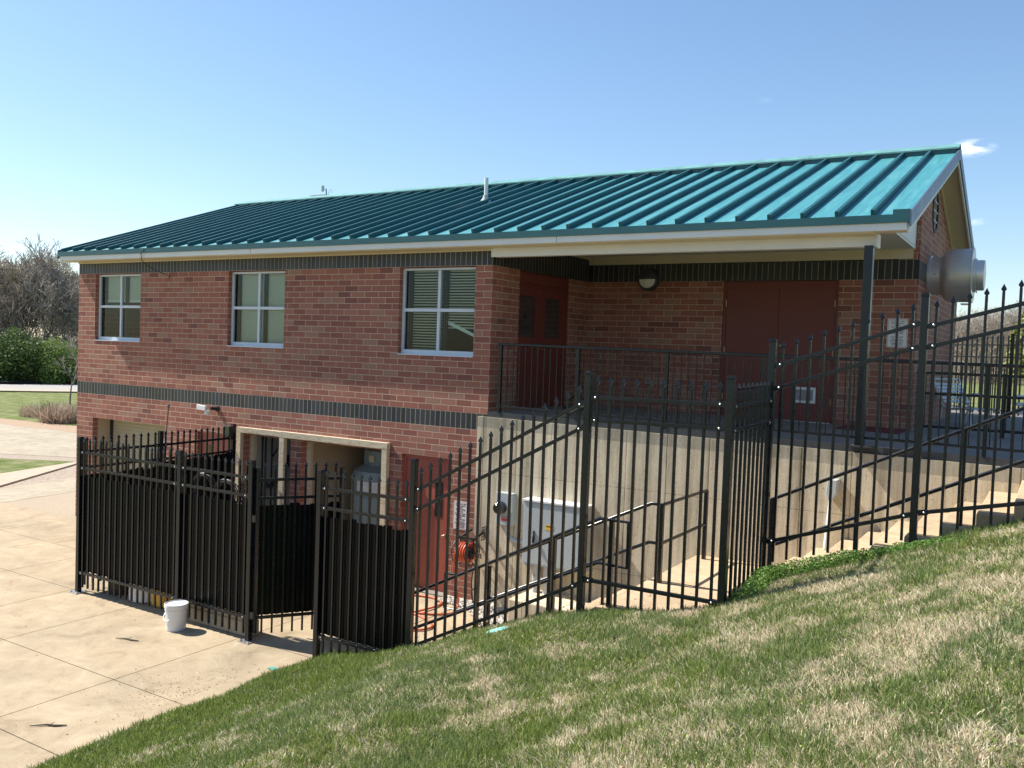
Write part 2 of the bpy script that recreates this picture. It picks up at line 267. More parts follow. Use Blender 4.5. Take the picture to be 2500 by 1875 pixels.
# ------------------------------------------------------------------ mesh helpers
class MB:
    def __init__(s): s.v = []; s.f = []
    def quad(s, *p):
        n = len(s.v); s.v += [tuple(q) for q in p]; s.f.append(tuple(range(n, n + len(p)))); return s
    def box(s, x0, y0, z0, x1, y1, z1):
        n = len(s.v)
        s.v += [(x0, y0, z0), (x1, y0, z0), (x1, y1, z0), (x0, y1, z0), (x0, y0, z1), (x1, y0, z1), (x1, y1, z1), (x0, y1, z1)]
        s.f += [(n, n + 3, n + 2, n + 1), (n + 4, n + 5, n + 6, n + 7), (n, n + 1, n + 5, n + 4), (n + 1, n + 2, n + 6, n + 5), (n + 2, n + 3, n + 7, n + 6), (n + 3, n, n + 4, n + 7)]
        return s
    def prism(s, poly, axis, a, b):
        # poly: 2D outline in the plane perpendicular to axis ('x': (y,z), 'y': (x,z), 'z': (x,y))
        def P(q, t): return (t, q[0], q[1]) if axis == 'x' else ((q[0], t, q[1]) if axis == 'y' else (q[0], q[1], t))
        n = len(s.v); k = len(poly); s.v += [P(q, a) for q in poly] + [P(q, b) for q in poly]
        s.f.append(tuple(range(n, n + k))[::-1]); s.f.append(tuple(range(n + k, n + 2 * k)))
        for i in range(k): j = (i + 1) % k; s.f.append((n + i, n + j, n + k + j, n + k + i))
        return s
    def bar(s, p0, p1, w, h, up=(0, 0, 1)):
        p0, p1 = Vector(p0), Vector(p1); d = (p1 - p0).normalized(); sd_ = d.cross(Vector(up))
        if sd_.length < 1e-4: sd_ = d.cross(Vector((0, 1, 0)))
        sd_.normalize(); uu = sd_.cross(d).normalized(); n = len(s.v)
        for p in (p0, p1):
            for a, c in ((-1, -1), (1, -1), (1, 1), (-1, 1)): s.v.append(tuple(p + sd_ * a * w / 2 + uu * c * h / 2))
        s.f += [(n, n + 3, n + 2, n + 1), (n + 4, n + 5, n + 6, n + 7)] + [(n + i, n + (i + 1) % 4, n + 4 + (i + 1) % 4, n + 4 + i) for i in range(4)]
        return s
    def tube(s, pts, rad, n=10, cap=True, radii=None):
        pts = [Vector(p) for p in pts]; base = len(s.v); prev = None
        for i, p in enumerate(pts):
            d = (pts[min(i + 1, len(pts) - 1)] - pts[max(i - 1, 0)]).normalized()
            if prev is None:
                a = d.cross(Vector((0, 0, 1)));
                if a.length < 1e-3: a = d.cross(Vector((0, 1, 0)))
            else: a = prev - d * prev.dot(d)
            a.normalize(); prev = a; bb = d.cross(a); rr = radii[i] if radii else rad
            for k in range(n):
                t = 2 * math.pi * k / n; s.v.append(tuple(p + (a * math.cos(t) + bb * math.sin(t)) * rr))
        for i in range(len(pts) - 1):
            for k in range(n):
                s.f.append((base + i * n + k, base + i * n + (k + 1) % n, base + (i + 1) * n + (k + 1) % n, base + (i + 1) * n + k))
        if cap:
            s.f.append(tuple(base + k for k in range(n))[::-1]); s.f.append(tuple(base + (len(pts) - 1) * n + k for k in range(n)))
        return s
    def lathe(s, prof, o, axis=(0, 0, 1), n=32):
        o = Vector(o); ax = Vector(axis).normalized(); a = ax.cross(Vector((0, 1, 0)) if abs(ax.y) < .9 else Vector((1, 0, 0))).normalized(); bb = ax.cross(a); base = len(s.v)
        for (rr, h) in prof:
            for k in range(n):
                t = 2 * math.pi * k / n; s.v.append(tuple(o + ax * h + (a * math.cos(t) + bb * math.sin(t)) * rr))
        for i in range(len(prof) - 1):
            for k in range(n): s.f.append((base + i * n + k, base + i * n + (k + 1) % n, base + (i + 1) * n + (k + 1) % n, base + (i + 1) * n + k))
        s.f.append(tuple(base + k for k in range(n))[::-1]); s.f.append(tuple(base + (len(prof) - 1) * n + k for k in range(n)))
        return s
    def build(s, name, mat, parent=None, smooth=False, bevel=0, origin=None):
        off = wloc(parent) if parent is not None else Vector((0, 0, 0))
        if origin is not None: off = Vector(origin)
        vs = [(v[0] - off.x, v[1] - off.y, v[2] - off.z) for v in s.v]
        me = bpy.data.meshes.new(name); me.from_pydata(vs, [], s.f); me.update()
        uvl = me.uv_layers.new(name='UVMap'); d = uvl.data
        for p in me.polygons:
            nx, ny, nz_ = (abs(c) for c in p.normal)
            for li in p.loop_indices:
                co = s.v[me.loops[li].vertex_index]
                d[li].uv = (co[1], co[2]) if nx > ny and nx > nz_ else ((co[0], co[2]) if ny >= nz_ else (co[0], co[1]))
            p.use_smooth = smooth
        me.materials.append(mat)
        o = bpy.data.objects.new(name, me); COL.objects.link(o)
        if parent is not None:
            o.parent = parent
            if origin is not None: o.location = Vector(origin) - wloc(parent)
        elif origin is not None: o.location = origin
        if smooth:
            try: me.set_sharp_from_angle(angle=R(35))
            except Exception: pass
        if bevel:
            b = o.modifiers.new('bevel', 'BEVEL'); b.width = bevel; b.segments = 2; b.limit_method = 'ANGLE'; b.angle_limit = R(40)
        return o
def wloc(o):
    v = Vector((0, 0, 0))
    while o is not None: v = v + Vector(o.location); o = o.parent
    return v
def thing(name, label, cat, loc=(0, 0, 0), group=None):
    o = bpy.data.objects.new(name, None); COL.objects.link(o); o.location = loc; o.empty_display_size = .2
    o['label'] = label; o['category'] = cat
    if group: o['group'] = group
    return o
def tag(o, label, cat, group=None):
    o['label'] = label; o['category'] = cat
    if group: o['group'] = group
    return o
def struct(o): o['kind'] = 'structure'; return o
def copy_part(o, parent, dloc):
    c = o.copy(); COL.objects.link(c); c.parent = parent; c.location = Vector(o.location) + Vector(dloc); return c
def copy_tree(o, loc, label, rotz=None, scale=None):
    c = o.copy(); COL.objects.link(c); c.location = loc; c['label'] = label
    if rotz is not None: c.rotation_euler = (0, 0, rotz)
    if scale is not None: c.scale = scale
    for ch in list(o.children):
        d = ch.copy(); COL.objects.link(d); d.parent = c
    return c
def fastmesh(name, verts, faces4, col, mat, parent=None, tri=False):
    me = bpy.data.meshes.new(name); k = 3 if tri else 4
    nv, nf = len(verts), len(faces4)
    me.vertices.add(nv); me.vertices.foreach_set('co', np.asarray(verts, np.float32).ravel())
    me.loops.add(nf * k); me.loops.foreach_set('vertex_index', np.asarray(faces4, np.int32).ravel())
    me.polygons.add(nf); me.polygons.foreach_set('loop_start', np.arange(0, nf * k, k, dtype=np.int32))
    try: me.polygons.foreach_set('loop_total', np.full(nf, k, np.int32))
    except Exception: pass
    me.update()
    if col is not None:
        ca = me.color_attributes.new('Col', 'FLOAT_COLOR', 'POINT'); a = np.ones((nv, 4), np.float32); a[:, :3] = col; ca.data.foreach_set('color', a.ravel())
    me.materials.append(mat); me.validate()
    o = bpy.data.objects.new(name, me); COL.objects.link(o)
    if parent is not None: o.parent = parent
    return o
def text(body, size, loc, mat, parent, name='lettering', rot=(R(90), 0, 0), bold=0.0, align='LEFT', ext=.0008):
    cu = bpy.data.curves.new(name, 'FONT'); cu.body = body; cu.size = size; cu.align_x = align; cu.extrude = ext; cu.offset = bold; cu.resolution_u = 2
    t = bpy.data.objects.new(name + '_tmp', cu); COL.objects.link(t); dg = bpy.context.evaluated_depsgraph_get(); dg.update()
    me = bpy.data.meshes.new_from_object(t.evaluated_get(dg)); me.name = name; bpy.data.objects.remove(t)
    me.materials.clear(); me.materials.append(mat); o = bpy.data.objects.new(name, me); COL.objects.link(o)
    o.parent = parent; o.location = Vector(loc) - wloc(parent); o.rotation_euler = rot
    return o
# ------------------------------------------------------------------ terrain
GX = [-60, -.34, -.3, .63, 1.25, 2.38, 2.9, 3.47, 3.9, 4.3, 4.95, 5.35, 5.75, 6.43, 7.05, 7.4, 8.5, 12, 400]
GZ = [-.06, -.06, 0, .235, .45, .93, 1.13, 1.31, 1.385, 1.45, 1.60, 1.78, 1.95, 2.19, 2.42, 2.55, 2.78, 2.92, 2.92]
def g(x): return np.interp(x, GX, GZ)
def edge_y(x): return np.where(x < 4.965, -3.36, -1.99)
def hummock(x, y):
    return .018 * np.sin(x * 2.1 + 1.3 * np.sin(y * 1.1)) * np.cos(y * 1.7 + x * .6) + .008 * np.sin(x * 6.3 + y * 5.1)
# base sheet to the horizon
fl = MB().quad((-700, -500, -.07), (600, -500, -.07), (600, 900, -.07), (-700, 900, -.07)).build('ground', M['lawn']); struct(fl)
def slope_mesh():
    m = MB(); xs = list(np.arange(-.34, 8.6, .12)) + [9.5, 11, 14, 20, 40, 90]
    ys_n = 46
    grid = []
    for x in xs:
        e = float(edge_y(np.array(x))); row = []
        for j in range(ys_n):
            t = j / (ys_n - 1); y = e - (t ** 1.7) * 60
            z = float(g(x)) + (float(hummock(x, y)) if x > -.2 and y < e - .05 else 0)
            row.append((x, y, z))
        grid.append(row)
    idx = {}
    for i, row in enumerate(grid):
        for j, p in enumerate(row): idx[i, j] = len(m.v); m.v.append(p)
    for i in range(len(xs) - 1):
        for j in range(ys_n - 1): m.f.append((idx[i, j], idx[i, j + 1], idx[i + 1, j + 1], idx[i + 1, j]))
    # skirt
    for i in range(len(xs) - 1):
        n = len(m.v); a, b = grid[i][0], grid[i + 1][0]
        m.v += [(a[0], a[1], -.1), (b[0], b[1], -.1)]; m.f.append((idx[i, 0], idx[i + 1, 0], n + 1, n))
    return m.build('grass_slope', M['soil'], smooth=True)
struct(slope_mesh())
# plateau behind and right of the building (lawn beyond the deck)
pl_ = MB().box(-4, 13, -.05, 120, 160, 2.93).box(9.2, -1.9, -.05, 120, 12.98, 2.90)
struct(pl_.build('lawn', M['lawn']))
# far fields and roads seen past the left corner: boundary lines in metres on z=0
Ls = [((-13.40, -.22), (-13.73, 1.84)), ((-15.25, .80), (-15.45, 2.95)), ((-15.65, 1.03), (-18.05, 4.60)), ((-17.6, 2.10), (-18.45, 4.86)),
      ((-20.9, 3.86), (-18.95, 4.9)), ((-21.95, 4.43), (-19.5, 5.56)), ((-31.5, 9.6), (-26.36, 9.9)), ((-33.9, 10.9), (-28.8, 11.4)),
      ((-51.6, 20.6), (-48.6, 24.6)), ((-53.7, 21.7), (-50.0, 25.6)), ((-60.7, 25.5), (-59.2, 32.5)), ((-62.6, 26.6), (-60.6, 33.5))]
def strip(i, j, name, mat, z, ext=(1.2, .25), zz=None):
    def E(L):
        a, b = Vector(L[0]), Vector(L[1]); d = b - a; return a - d * ext[0], b + d * ext[1]
    a, b = E(Ls[i]); c, d = E(Ls[j])
    m = MB().prism([tuple(a), tuple(b), tuple(d), tuple(c)], 'z', z - .05, z)
    return m.build(name, mat)
struct(strip(1, 2, 'gravel_strip', M['gravel'], -.014)); struct(strip(2, 3, 'kerb', M['kerb'], .03)); struct(strip(3, 4, 'verge', M['lawn'], -.012))
struct(strip(4, 5, 'gravel_strip', M['gravel'], -.008)); struct(strip(5, 6, 'path', M['padpale'], .0)); struct(strip(6, 7, 'mulch_strip', M['mulch'], .004, (1.0, .6)))
struct(strip(7, 8, 'lawn', M['lawn'], .008, (1.0, 1.2))); struct(strip(8, 9, 'kerb', M['kerb'], .10, (2, 2.5))); struct(strip(9, 10, 'road', M['asphalt'], .0, (4, 6)))
struct(strip(10, 11, 'kerb', M['slabedge'], .16, (4, 6)))
# concrete pad, cut in bays by joints
PX = [-13.40, -10.55, -8.95, -7.35, -5.48, -4.0, -1.66, -.2]; PY = [-16, -12.1, -9.9, -8.35, -6.76, -5.29, -3.38, -1.77, -.15]
pad = MB()
def bay(x0, y0, x1, y1): pad.box(x0 + .006, y0 + .006, -.12, x1 - .006, y1 - .006, 0)
for i in range(len(PX) - 1):
    for j in range(len(PY) - 1): bay(PX[i], PY[j], PX[i + 1], PY[j + 1])
pad.box(-10.544, -.144, -.12, -.206, .02, 0)
pad.box(-.194, -3.3, -.12, 3.0, -.02, -.004)
struct(pad.build('concrete_pad', M['pad']))
struct(MB().box(-13.4, -16, -.12, -.2, -.1, -.012).build('pad_joints', M['joint']))
struct(MB().prism([(-13.41, -.15), (-10.55, -.15), (-10.9, 9), (-14.6, 9)], 'z', -.12, -.004).build('aggregate_apron', M['aggregate']))
struct(MB().prism([(-13.43, -16), (-13.43, -.15), (-14.6, 9), (-17.0, 9), (-15.3, .8), (-14.5, -16)], 'z', -.12, -.002).build('pale_apron', M['padpale']))
# ------------------------------------------------------------------ building
bld = thing('brick_building', 'two-level red brick building with black brick bands and a teal standing-seam metal roof', 'building', (-5.4, 4.6, 0))
XL, XR_, D, YB = -10.78, 5.675, 3.314, 9.27
def wall_y(y, x0, x1, z0, z1, holes, mat, name, depth=.2, sgn=1):
    """vertical wall in the plane y, seen from -y; holes (x0,z0,x1,z1) get reveals"""
    m = MB(); xs = sorted({x0, x1, *[h[0] for h in holes], *[h[2] for h in holes]}); zs = sorted({z0, z1, *[h[1] for h in holes], *[h[3] for h in holes]})
    xs = [x for x in xs if x0 <= x <= x1]; zs = [z for z in zs if z0 <= z <= z1]
    inh = lambda cx, cz: any(h[0] < cx < h[2] and h[1] < cz < h[3] for h in holes)
    for a, b in zip(xs, xs[1:]):
        for c, d in zip(zs, zs[1:]):
            if not inh((a + b) / 2, (c + d) / 2):
                m.quad((a, y, c), (b, y, c), (b, y, d), (a, y, d)); m.quad((a, y + depth, c), (a, y + depth, d), (b, y + depth, d), (b, y + depth, c))
    for h in holes:
        a, c, b, d = max(h[0], x0), max(h[1], z0), min(h[2], x1), min(h[3], z1)
        if c >= d or a >= b: continue
        m.quad((a, y, c), (a, y, d), (a, y + depth, d), (a, y + depth, c)); m.quad((b, y, c), (b, y + depth, c), (b, y + depth, d), (b, y, d))
        if h[3] <= z1: m.quad((a, y, d), (b, y, d), (b, y + depth, d), (a, y + depth, d))
        if h[1] >= z0 and h[1] > 0.1: m.quad((a, y, c), (a, y + depth, c), (b, y + depth, c), (b, y, c))
    return m.build(name, mat, bld)
def wall_x(x, y0, y1, z0, z1, holes, mat, name, depth=.2):
    """wall in the plane x, seen from +x"""
    m = MB(); ys = sorted({y0, y1, *[h[0] for h in holes], *[h[2] for h in holes]}); zs = sorted({z0, z1, *[h[1] for h in holes], *[h[3] for h in holes]})
    ys = [v for v in ys if y0 <= v <= y1]; zs = [v for v in zs if z0 <= v <= z1]
    inh = lambda cx, cz: any(h[0] < cx < h[2] and h[1] < cz < h[3] for h in holes)
    for a, b in zip(ys, ys[1:]):
        for c, d in zip(zs, zs[1:]):
            if not inh((a + b) / 2, (c + d) / 2):
                m.quad((x, a, c), (x, b, c), (x, b, d), (x, a, d)); m.quad((x - depth, a, c), (x - depth, a, d), (x - depth, b, d), (x - depth, b, c))
    for h in holes:
        a, c, b, d = h
        m.quad((x, a, c), (x, a, d), (x - depth, a, d), (x - depth, a, c)); m.quad((x, b, c), (x - depth, b, c), (x - depth, b, d), (x, b, d)); m.quad((x, a, d), (x, b, d), (x - depth, b, d), (x - depth, a, d))
    return m.build(name, mat, bld)
ZM0, ZM1, ZT0, ZT1 = 27 * C, 29.5 * C, 52.5 * C, 55.5 * C
WN = [(-10.185, 3.905, -8.645, 5.33), (-6.0, 3.90, -4.5, 5.33), (-1.835, 3.885, -.315, 5.33)]
LOW = [(-10.21, 0, -7.77, 2.235), (-6.80, 0, -5.83, 2.20), (-5.46, 0, -4.25, 2.245), (-3.99, 0, -2.10, 2.245), (-1.68, 0, -.665, 2.235)]
wall_y(0, XL, -.16, -.1, ZM0, LOW, M['bricklow'], 'wall', .13)
wall_y(0, XL, 0, ZM0, ZM1, [], M['soldier'], 'brick_band')
wall_y(0, XL, 0, ZM1, ZT0, WN, M['brick'], 'wall', .2)
wall_y(0, XL, 0, ZT0, ZT1 + .2, [], M['soldier'], 'brick_band')
wall_x(0, 0, D, ZM1 - .1, ZT0, [(.834, ZM1 - .1, 2.574, ZT0)], M['brick'], 'wall')
wall_x(0, 0, D, ZT0, ZT1 + .1, [], M['soldier'], 'brick_band')
wall_y(D, 0, XR_, ZM1 - .15, ZT0, [(2.596, ZM1 - .15, 4.505, ZT0)], M['brick'], 'wall')
wall_y(D, 0, XR_, ZT0, ZT1, [], M['soldier'], 'brick_band')
wall_y(D, 5.38, XR_, ZT1, 6.95, [], M['brick'], 'wall')
# gable end wall, left end wall, rear wall
EZ, RY, RZ, OV = 5.774, 4.634, 7.531, .35
SL = (RZ - EZ) / (RY + OV)
def zr(y): return EZ + SL * (y + OV) if y <= RY else RZ - SL * (y - RY)
TH = .13
gm = MB().prism([(D + .003, 2.75), (YB, 2.75), (YB, ZT0), (D + .003, ZT0)], 'x', XR_ - .2, XR_ + .002).build('wall', M['brick'], bld)
MB().prism([(D + .003, ZT0), (YB, ZT0), (YB, ZT1), (D + .003, ZT1)], 'x', XR_ - .2, XR_ + .002).build('brick_band', M['soldier'], bld)
MB().prism([(D + .003, ZT1), (YB, ZT1), (YB, zr(YB) - TH), (RY, RZ - TH), (D + .003, zr(D) - TH)], 'x', XR_ - .2, XR_ + .002).build('gable', M['brick'], bld)
MB().prism([(.2, -.1), (YB, -.1), (YB, zr(YB) - TH), (RY, RZ - TH), (.2, zr(.2) - TH)], 'x', XL + .004, XL + .2).build('wall', M['brick'], bld)
MB().box(XL + .2, YB - .2, -.1, XR_ - .2, YB, 5.6).build('wall', M['brick'], bld)
# intermediate floor (upper rooms stand on it) and dark partitions
MB().box(XL + .2, .2, ZM1 - .25, -.2, YB - .2, ZM1 - .02).build('floor', M['room'], bld)
MB().box(XL + .2, 3.2, ZM1 - .02, -.2, 3.3, 5.62).build('partition', M['room'], bld)
MB().box(XL + .2, .2, 5.60, -.2, 3.3, 5.64).build('ceiling', M['room'], bld)
MB().box(-7.5, .22, ZM1 - .02, -7.4, 3.2, 5.6).box(-3.2, .22, ZM1 - .02, -3.1, 3.2, 5.6).build('partition', M['room'], bld)
# roof
rf = MB()
prof = [(-OV, EZ - .03), (-OV, EZ), (RY, RZ), (2 * RY + OV, EZ), (2 * RY + OV, EZ - .03), (RY, RZ - TH + .05)]
RXL, RXR = -11.0, 6.02
roof = MB().prism([(-OV, EZ - .05), (RY, RZ - .05), (2 * RY + OV, EZ - .05), (2 * RY + OV, EZ), (RY, RZ), (-OV, EZ)][::-1], 'x', RXL, RXR).build('roof', M['teal'], bld)
SP = .4126
xs_ = [5.60 - SP * k for k in range(41)]
d0 = Vector((0, 1, SL)).normalized(); nrm = Vector((0, -SL, 1)).normalized()
sm = MB()
for x in xs_:
    a = Vector((x, -OV + .03, zr(-OV + .03))) + nrm * .036; b = Vector((x, RY - .06, zr(RY - .06))) + nrm * .036
    sm.bar(a, b, .044, .072, up=nrm)
    a = Vector((x, 2 * RY + OV - .03, zr(2 * RY + OV - .03))); b = Vector((x, RY + .06, zr(RY + .06))); sm.bar(a + Vector((0, .01, .02)), b + Vector((0, .01, .02)), .034, .056)
sm.build('seam', M['tealtrim'], roof)  # ribs darker than the pans: their shaded sides put into the colour
# ridge cap in sections
rc = MB()
for i in range(7):
    a = RXL + .02 + i * 2.44; b = min(a + 2.435, RXR + .01)
    rc.prism([(RY - .22, RZ - .22 * SL + .105), (RY, RZ + .125), (RY + .22, RZ - .22 * SL + .105), (RY + .22, RZ - .22 * SL + .07), (RY, RZ + .10), (RY - .22, RZ - .22 * SL + .08)][::-1], 'x', a, b)
rc.build('ridge_cap', M['tealpale'], roof)
MB().box(RXL + .03, RY - .20, RZ - .20 * SL - .02, RXR - .03, RY - .165, RZ - .165 * SL + .085).build('ridge_shade_strip', M['tealtrim'], roof)  # added dark strip, shade line under the cap put into its colour
MB().box(RXL, -OV - .012, EZ - .085, RXR, -OV + .02, EZ + .012).build('eave_trim', M['tealtrim'], roof)
for xa, xb in ((RXR - .002, RXR + .018), (RXL - .018, RXL + .002)):
    rk = MB().prism([(-OV - .012, EZ - .14), (-OV - .012, EZ + .045), (RY, RZ + .05), (2 * RY + OV, EZ + .045), (2 * RY + OV, EZ - .14), (RY, RZ - .14)][::-1], 'x', xa, xb); rk.build('rake_trim', M['rake'], roof)
MB().box(RXR - .19, -OV + .0, EZ + .0, RXR, -OV + .06, EZ + .07).build('rake_end_cap', M['tealtrim'], roof)
# white fascia, soffit and rake boards
FT, FB = EZ - .086, 5.60
fas = MB().box(RXL + .03, -OV + .012, FB, RXR - .03, -OV + .035, FT).build('fascia', M['whiteboard'], bld)
MB().box(-5.05, -OV + .009, FB + .002, -5.045, -OV + .014, FT).box(1.3, -OV + .009, FB + .002, 1.305, -OV + .014, FT).build('fascia_joint', M['slabedge'], bld)
SZ = 5.585
MB().box(RXL + .03, -OV + .036, SZ, XR_ - .05, -.002, SZ + .02).build('soffit', M['cream'], bld)
MB().box(XL, -.024, ZT1 - .085, 0, -.003, SZ - .002).box(-.09, -.030, ZT1 - .085, .02, -.0245, SZ - .003).build('frieze_board', M['cream'], bld)
for xa, xb in ((RXR - .03, RXR - .004), (RXL + .004, RXL + .03)):
    rb = MB().prism([(-OV + .04, EZ - .20), (-OV + .04, EZ - .06), (RY, RZ - .06), (2 * RY + OV, EZ - .06), (2 * RY + OV, EZ - .20), (RY, RZ - .20)][::-1], 'x', xa, xb); rb.build('rake_board', M['whiteboard'], bld)
for xa, xb in ((XR_ + .004, RXR - .032), (RXL + .032, XL)):
    rs = MB().prism([(-OV + .04, EZ - .15), (-OV + .04, EZ - .12), (RY, RZ - .12), (2 * RY + OV, EZ - .12), (2 * RY + OV, EZ - .15), (RY, RZ - .15)][::-1], 'x', xa, xb); rs.build('rake_soffit', M['cream'], bld)
rs2 = MB().prism([(D, zr(D) - .18), (D, zr(D) - .152), (RY, RZ - .152), (2 * RY + OV, EZ - .152), (2 * RY + OV, EZ - .23), (RY, RZ - .23), (D, zr(D) - .23)][::-1], 'x', XR_ + .004, XR_ + .03)
rs2.build('gable_frieze', M['cream'], bld)
# porch beam, ceiling, side closure, back board
MB().box(.004, -.06, 5.452, 5.60, -.03, SZ - .002).box(.03, -.03, 5.458, 5.60, .12, SZ - .002).box(5.602, -.075, 5.44, 5.63, .13, SZ + .02).build('beam', M['whiteboard'], bld)
MB().box(.004, .12, 5.80, 5.582, D, 5.83).build('porch_ceiling', M['whiteboard'], bld)
MB().box(.004, D - .024, ZT1 + .012, 5.585, D - .002, 5.80).box(.003, .1, ZT1 + .11, .02, D - .026, 5.80).build('frieze_board', M['cream'], bld)
MB().prism([(.13, 5.795), (3.30, 5.795), (3.30, zr(3.30) - .10), (.13, zr(.13) - .07)], 'x', 5.585, 5.61).build('porch_side_board', M['whiteboard'], bld)
MB().box(5.60, 1.3, 5.83, 5.614, 3.30, 5.842).build('porch_side_joint', M['cream'], bld)
MB().box(XR_ - .05, -OV + .036, 5.60, RXR - .032, -.1, 5.62).build('soffit', M['cream'], bld)
# porch post with base plate
po = MB().box(5.495, -.17, 2.992, 5.60, -.065, 5.452).build('post', M['black'], bld, bevel=.006)
MB().box(5.40, -.20, 2.99, 5.70, .02, 3.006).box(5.42, -.19, 3.0, 5.45, -.16, 3.03).box(5.65, -.19, 3.0, 5.68, -.16, 3.03).build('base_plate', M['slabedge'], po)
# windows
def window(h, dz, kind):
    x0, z0, x1, z1 = h; y = .085; fw = .05
    fr = MB().box(x0 + .002, y, z1 - fw, x1 - .002, y + .05, z1 - .012).box(x0 + .002, y, z0 + .01, x1 - .002, y + .05, z0 + fw + .035).box(x0 + .002, y, z0 + fw + .035, x0 + fw, y + .05, z1 - fw).box(x1 - fw, y, z0 + fw + .035, x1 - .002, y + .05, z1 - fw)
    xm, zm_ = (x0 + x1) / 2, (z0 + z1) / 2 + .02
    fr.box(xm - .027, y - .004, z0 + fw + .035, xm + .027, y + .05, z1 - fw); fr.box(x0 + fw, y - .001, zm_ - .027, xm - .027, y + .05, zm_ + .027).box(xm + .027, y - .001, zm_ - .027, x1 - fw, y + .05, zm_ + .027)
    w = fr.build('window', M['whitealu'], bld, bevel=.003)
    MB().box(x0 - .0, -.012, z0 - .004, x1, y, z0 + .012).build('sill', M['whitealu'], w)
    st = MB()
    for a in (x0 + fw, xm + .027):
        for (c, d) in ((z0 + fw + .035, zm_ - .027), (zm_ + .027, z1 - fw)): st.box(a + .045, y + .052, c, a + .06, y + .07, d).box(a + .075, y + .07, c, a + .085, y + .09, d)
    st.build('sash_track', M['slabedge'], w)
    MB().quad((x0 + fw, y + .03, z0 + fw), (x1 - fw, y + .03, z0 + fw), (x1 - fw, y + .03, z1 - fw), (x0 + fw, y + .03, z1 - fw)).build('pane', M['glass'], w)
    bl = MB()
    for a, b_ in ((x0 + fw + .09, xm - .01), (xm + .11, x1 - .02)):
        lo = z0 + .06
        if kind == 0: lo = z0 + .88
        if kind == 2: lo = z0 + (.36 if a > xm else .06)
        z = z1 - .05; k = 0
        while z > lo:
            tilt = .016 if kind == 2 else .022
            if kind == 2 and a > xm and z < lo + .10:
                z -= .05; continue
            bl.quad((a, y + .115, z), (b_, y + .115, z), (b_, y + .140, z - (.034 if kind != 2 else .022)), (a, y + .140, z - (.034 if kind != 2 else .022)))
            z -= .036 if kind != 2 else .046
        if kind == 0: bl.box(a, y + .115, lo - .05, b_, y + .14, lo - .005)
        if kind == 2 and a > xm:
            bl.prism([(a, lo + .16), (b_, lo - .08), (b_, lo - .03), (a, lo + .22)], 'y', y + .115, y + .135)
    bl.build('blind', M['slat'], w)
    return w
for h, k in zip(WN, (0, 1, 2)): window(h, 0, k)
# lower openings ---------------------------------------------------
# roller-shutter bay
MB().box(-10.33, .131, -.02, -10.212, .50, 2.30).box(-10.21, .131, 2.237, -7.77, .50, 2.36).box(-7.768, .131, -.02, -7.65, .50, 2.30).build('reveal', M['beige'], bld)
rd = MB(); z = .03
while z < 2.22:
    rd.box(-10.14, .44, z, -7.78, .455, z + .062); rd.box(-10.14, .448, z + .062, -7.78, .462, z + .075); z += .075
rdo = rd.build('roller_door', M['slatsdoor'], bld)
MB().box(-10.21, .42, -.02, -10.12, .47, 2.235).build('door_track', M['rubber'], rdo)
def leaf_door(x0, x1, z1, y, mat, name='door'):
    fr = MB().box(x0, y, 0, x0 + .05, y + .06, z1).box(x1 - .05, y, 0, x1, y + .06, z1).box(x0 + .05, y, z1 - .06, x1 - .05, y + .06, z1).build('door_frame', mat, bld)
    return MB().box(x0 + .052, y + .02, .03, x1 - .052, y + .055, z1 - .062).build(name, mat, bld)
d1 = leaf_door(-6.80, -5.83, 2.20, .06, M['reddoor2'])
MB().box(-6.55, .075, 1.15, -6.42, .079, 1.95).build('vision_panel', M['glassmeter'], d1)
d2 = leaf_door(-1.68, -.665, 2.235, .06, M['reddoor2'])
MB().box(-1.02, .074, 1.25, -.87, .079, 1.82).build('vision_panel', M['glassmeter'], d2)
MB().lathe([(.03, 0), (.03, .03), (.018, .04), (.03, .07), (.02, .085)], (-.80, .08, .95), (0, -1, 0), 16).build('door_knob', M['brassy'], d2, True)
MB().box(-1.72, -.10, 0, -.62, .12, .022).build('threshold', M['slab'], bld)
# utility alcove behind the timber frame
al = MB()
al.quad((-5.46, .13, 0), (-5.46, 1.2, 0), (-5.46, 1.2, 2.5), (-5.46, .13, 2.5)).quad((-5.46, 1.2, 0), (-4.12, 1.2, 0), (-4.12, 1.2, 2.5), (-5.46, 1.2, 2.5))
al.build('alcove_wall', M['galv'], bld)
a2 = MB().box(-4.20, .13, 0, -4.02, 2.6, 2.5).quad((-4.02, 2.6, 0), (-1.95, 2.6, 0), (-1.95, 2.6, 2.5), (-4.02, 2.6, 2.5)).quad((-1.95, 2.6, 0), (-1.95, .13, 0), (-1.95, .13, 2.5), (-1.95, 2.6, 2.5)).quad((-5.5, .13, 2.5), (-1.9, .13, 2.5), (-1.9, 2.7, 2.5), (-5.5, 2.7, 2.5))
a2.build('alcove_wall', M['beige'], bld)
MB().quad((-5.5, .02, .001), (-1.9, .02, .001), (-1.9, 2.7, .001), (-5.5, 2.7, .001)).build('alcove_floor', M['slab'], bld)
pp = MB()
for y, z0 in ((.42, .2), (.50, .2), (.66, .4)): pp.tube([(-5.42, y, z0), (-5.42, y, 2.45)], .016, 8)
pp.tube([(-5.42, .66, 1.75), (-5.40, .80, 1.92), (-5.38, 1.0, 1.95)], .014, 8).box(-5.45, .86, 1.55, -5.34, 1.04, 1.78).tube([(-5.40, .5, 1.25), (-5.33, .55, 1.2), (-5.33, .7, 1.3)], .05, 8).tube([(-5.40, .85, 1.25), (-5.33, .9, 1.3)], .06, 8)
pp.build('pipework', M['rubber'], bld)
for q_ in ((-5.455, -5.36), (-3.985, -3.90), (-2.19, -2.10)): MB().box(q_[0], .135, 0, q_[1], .22, 2.24).build('stud', M['wood'], bld)
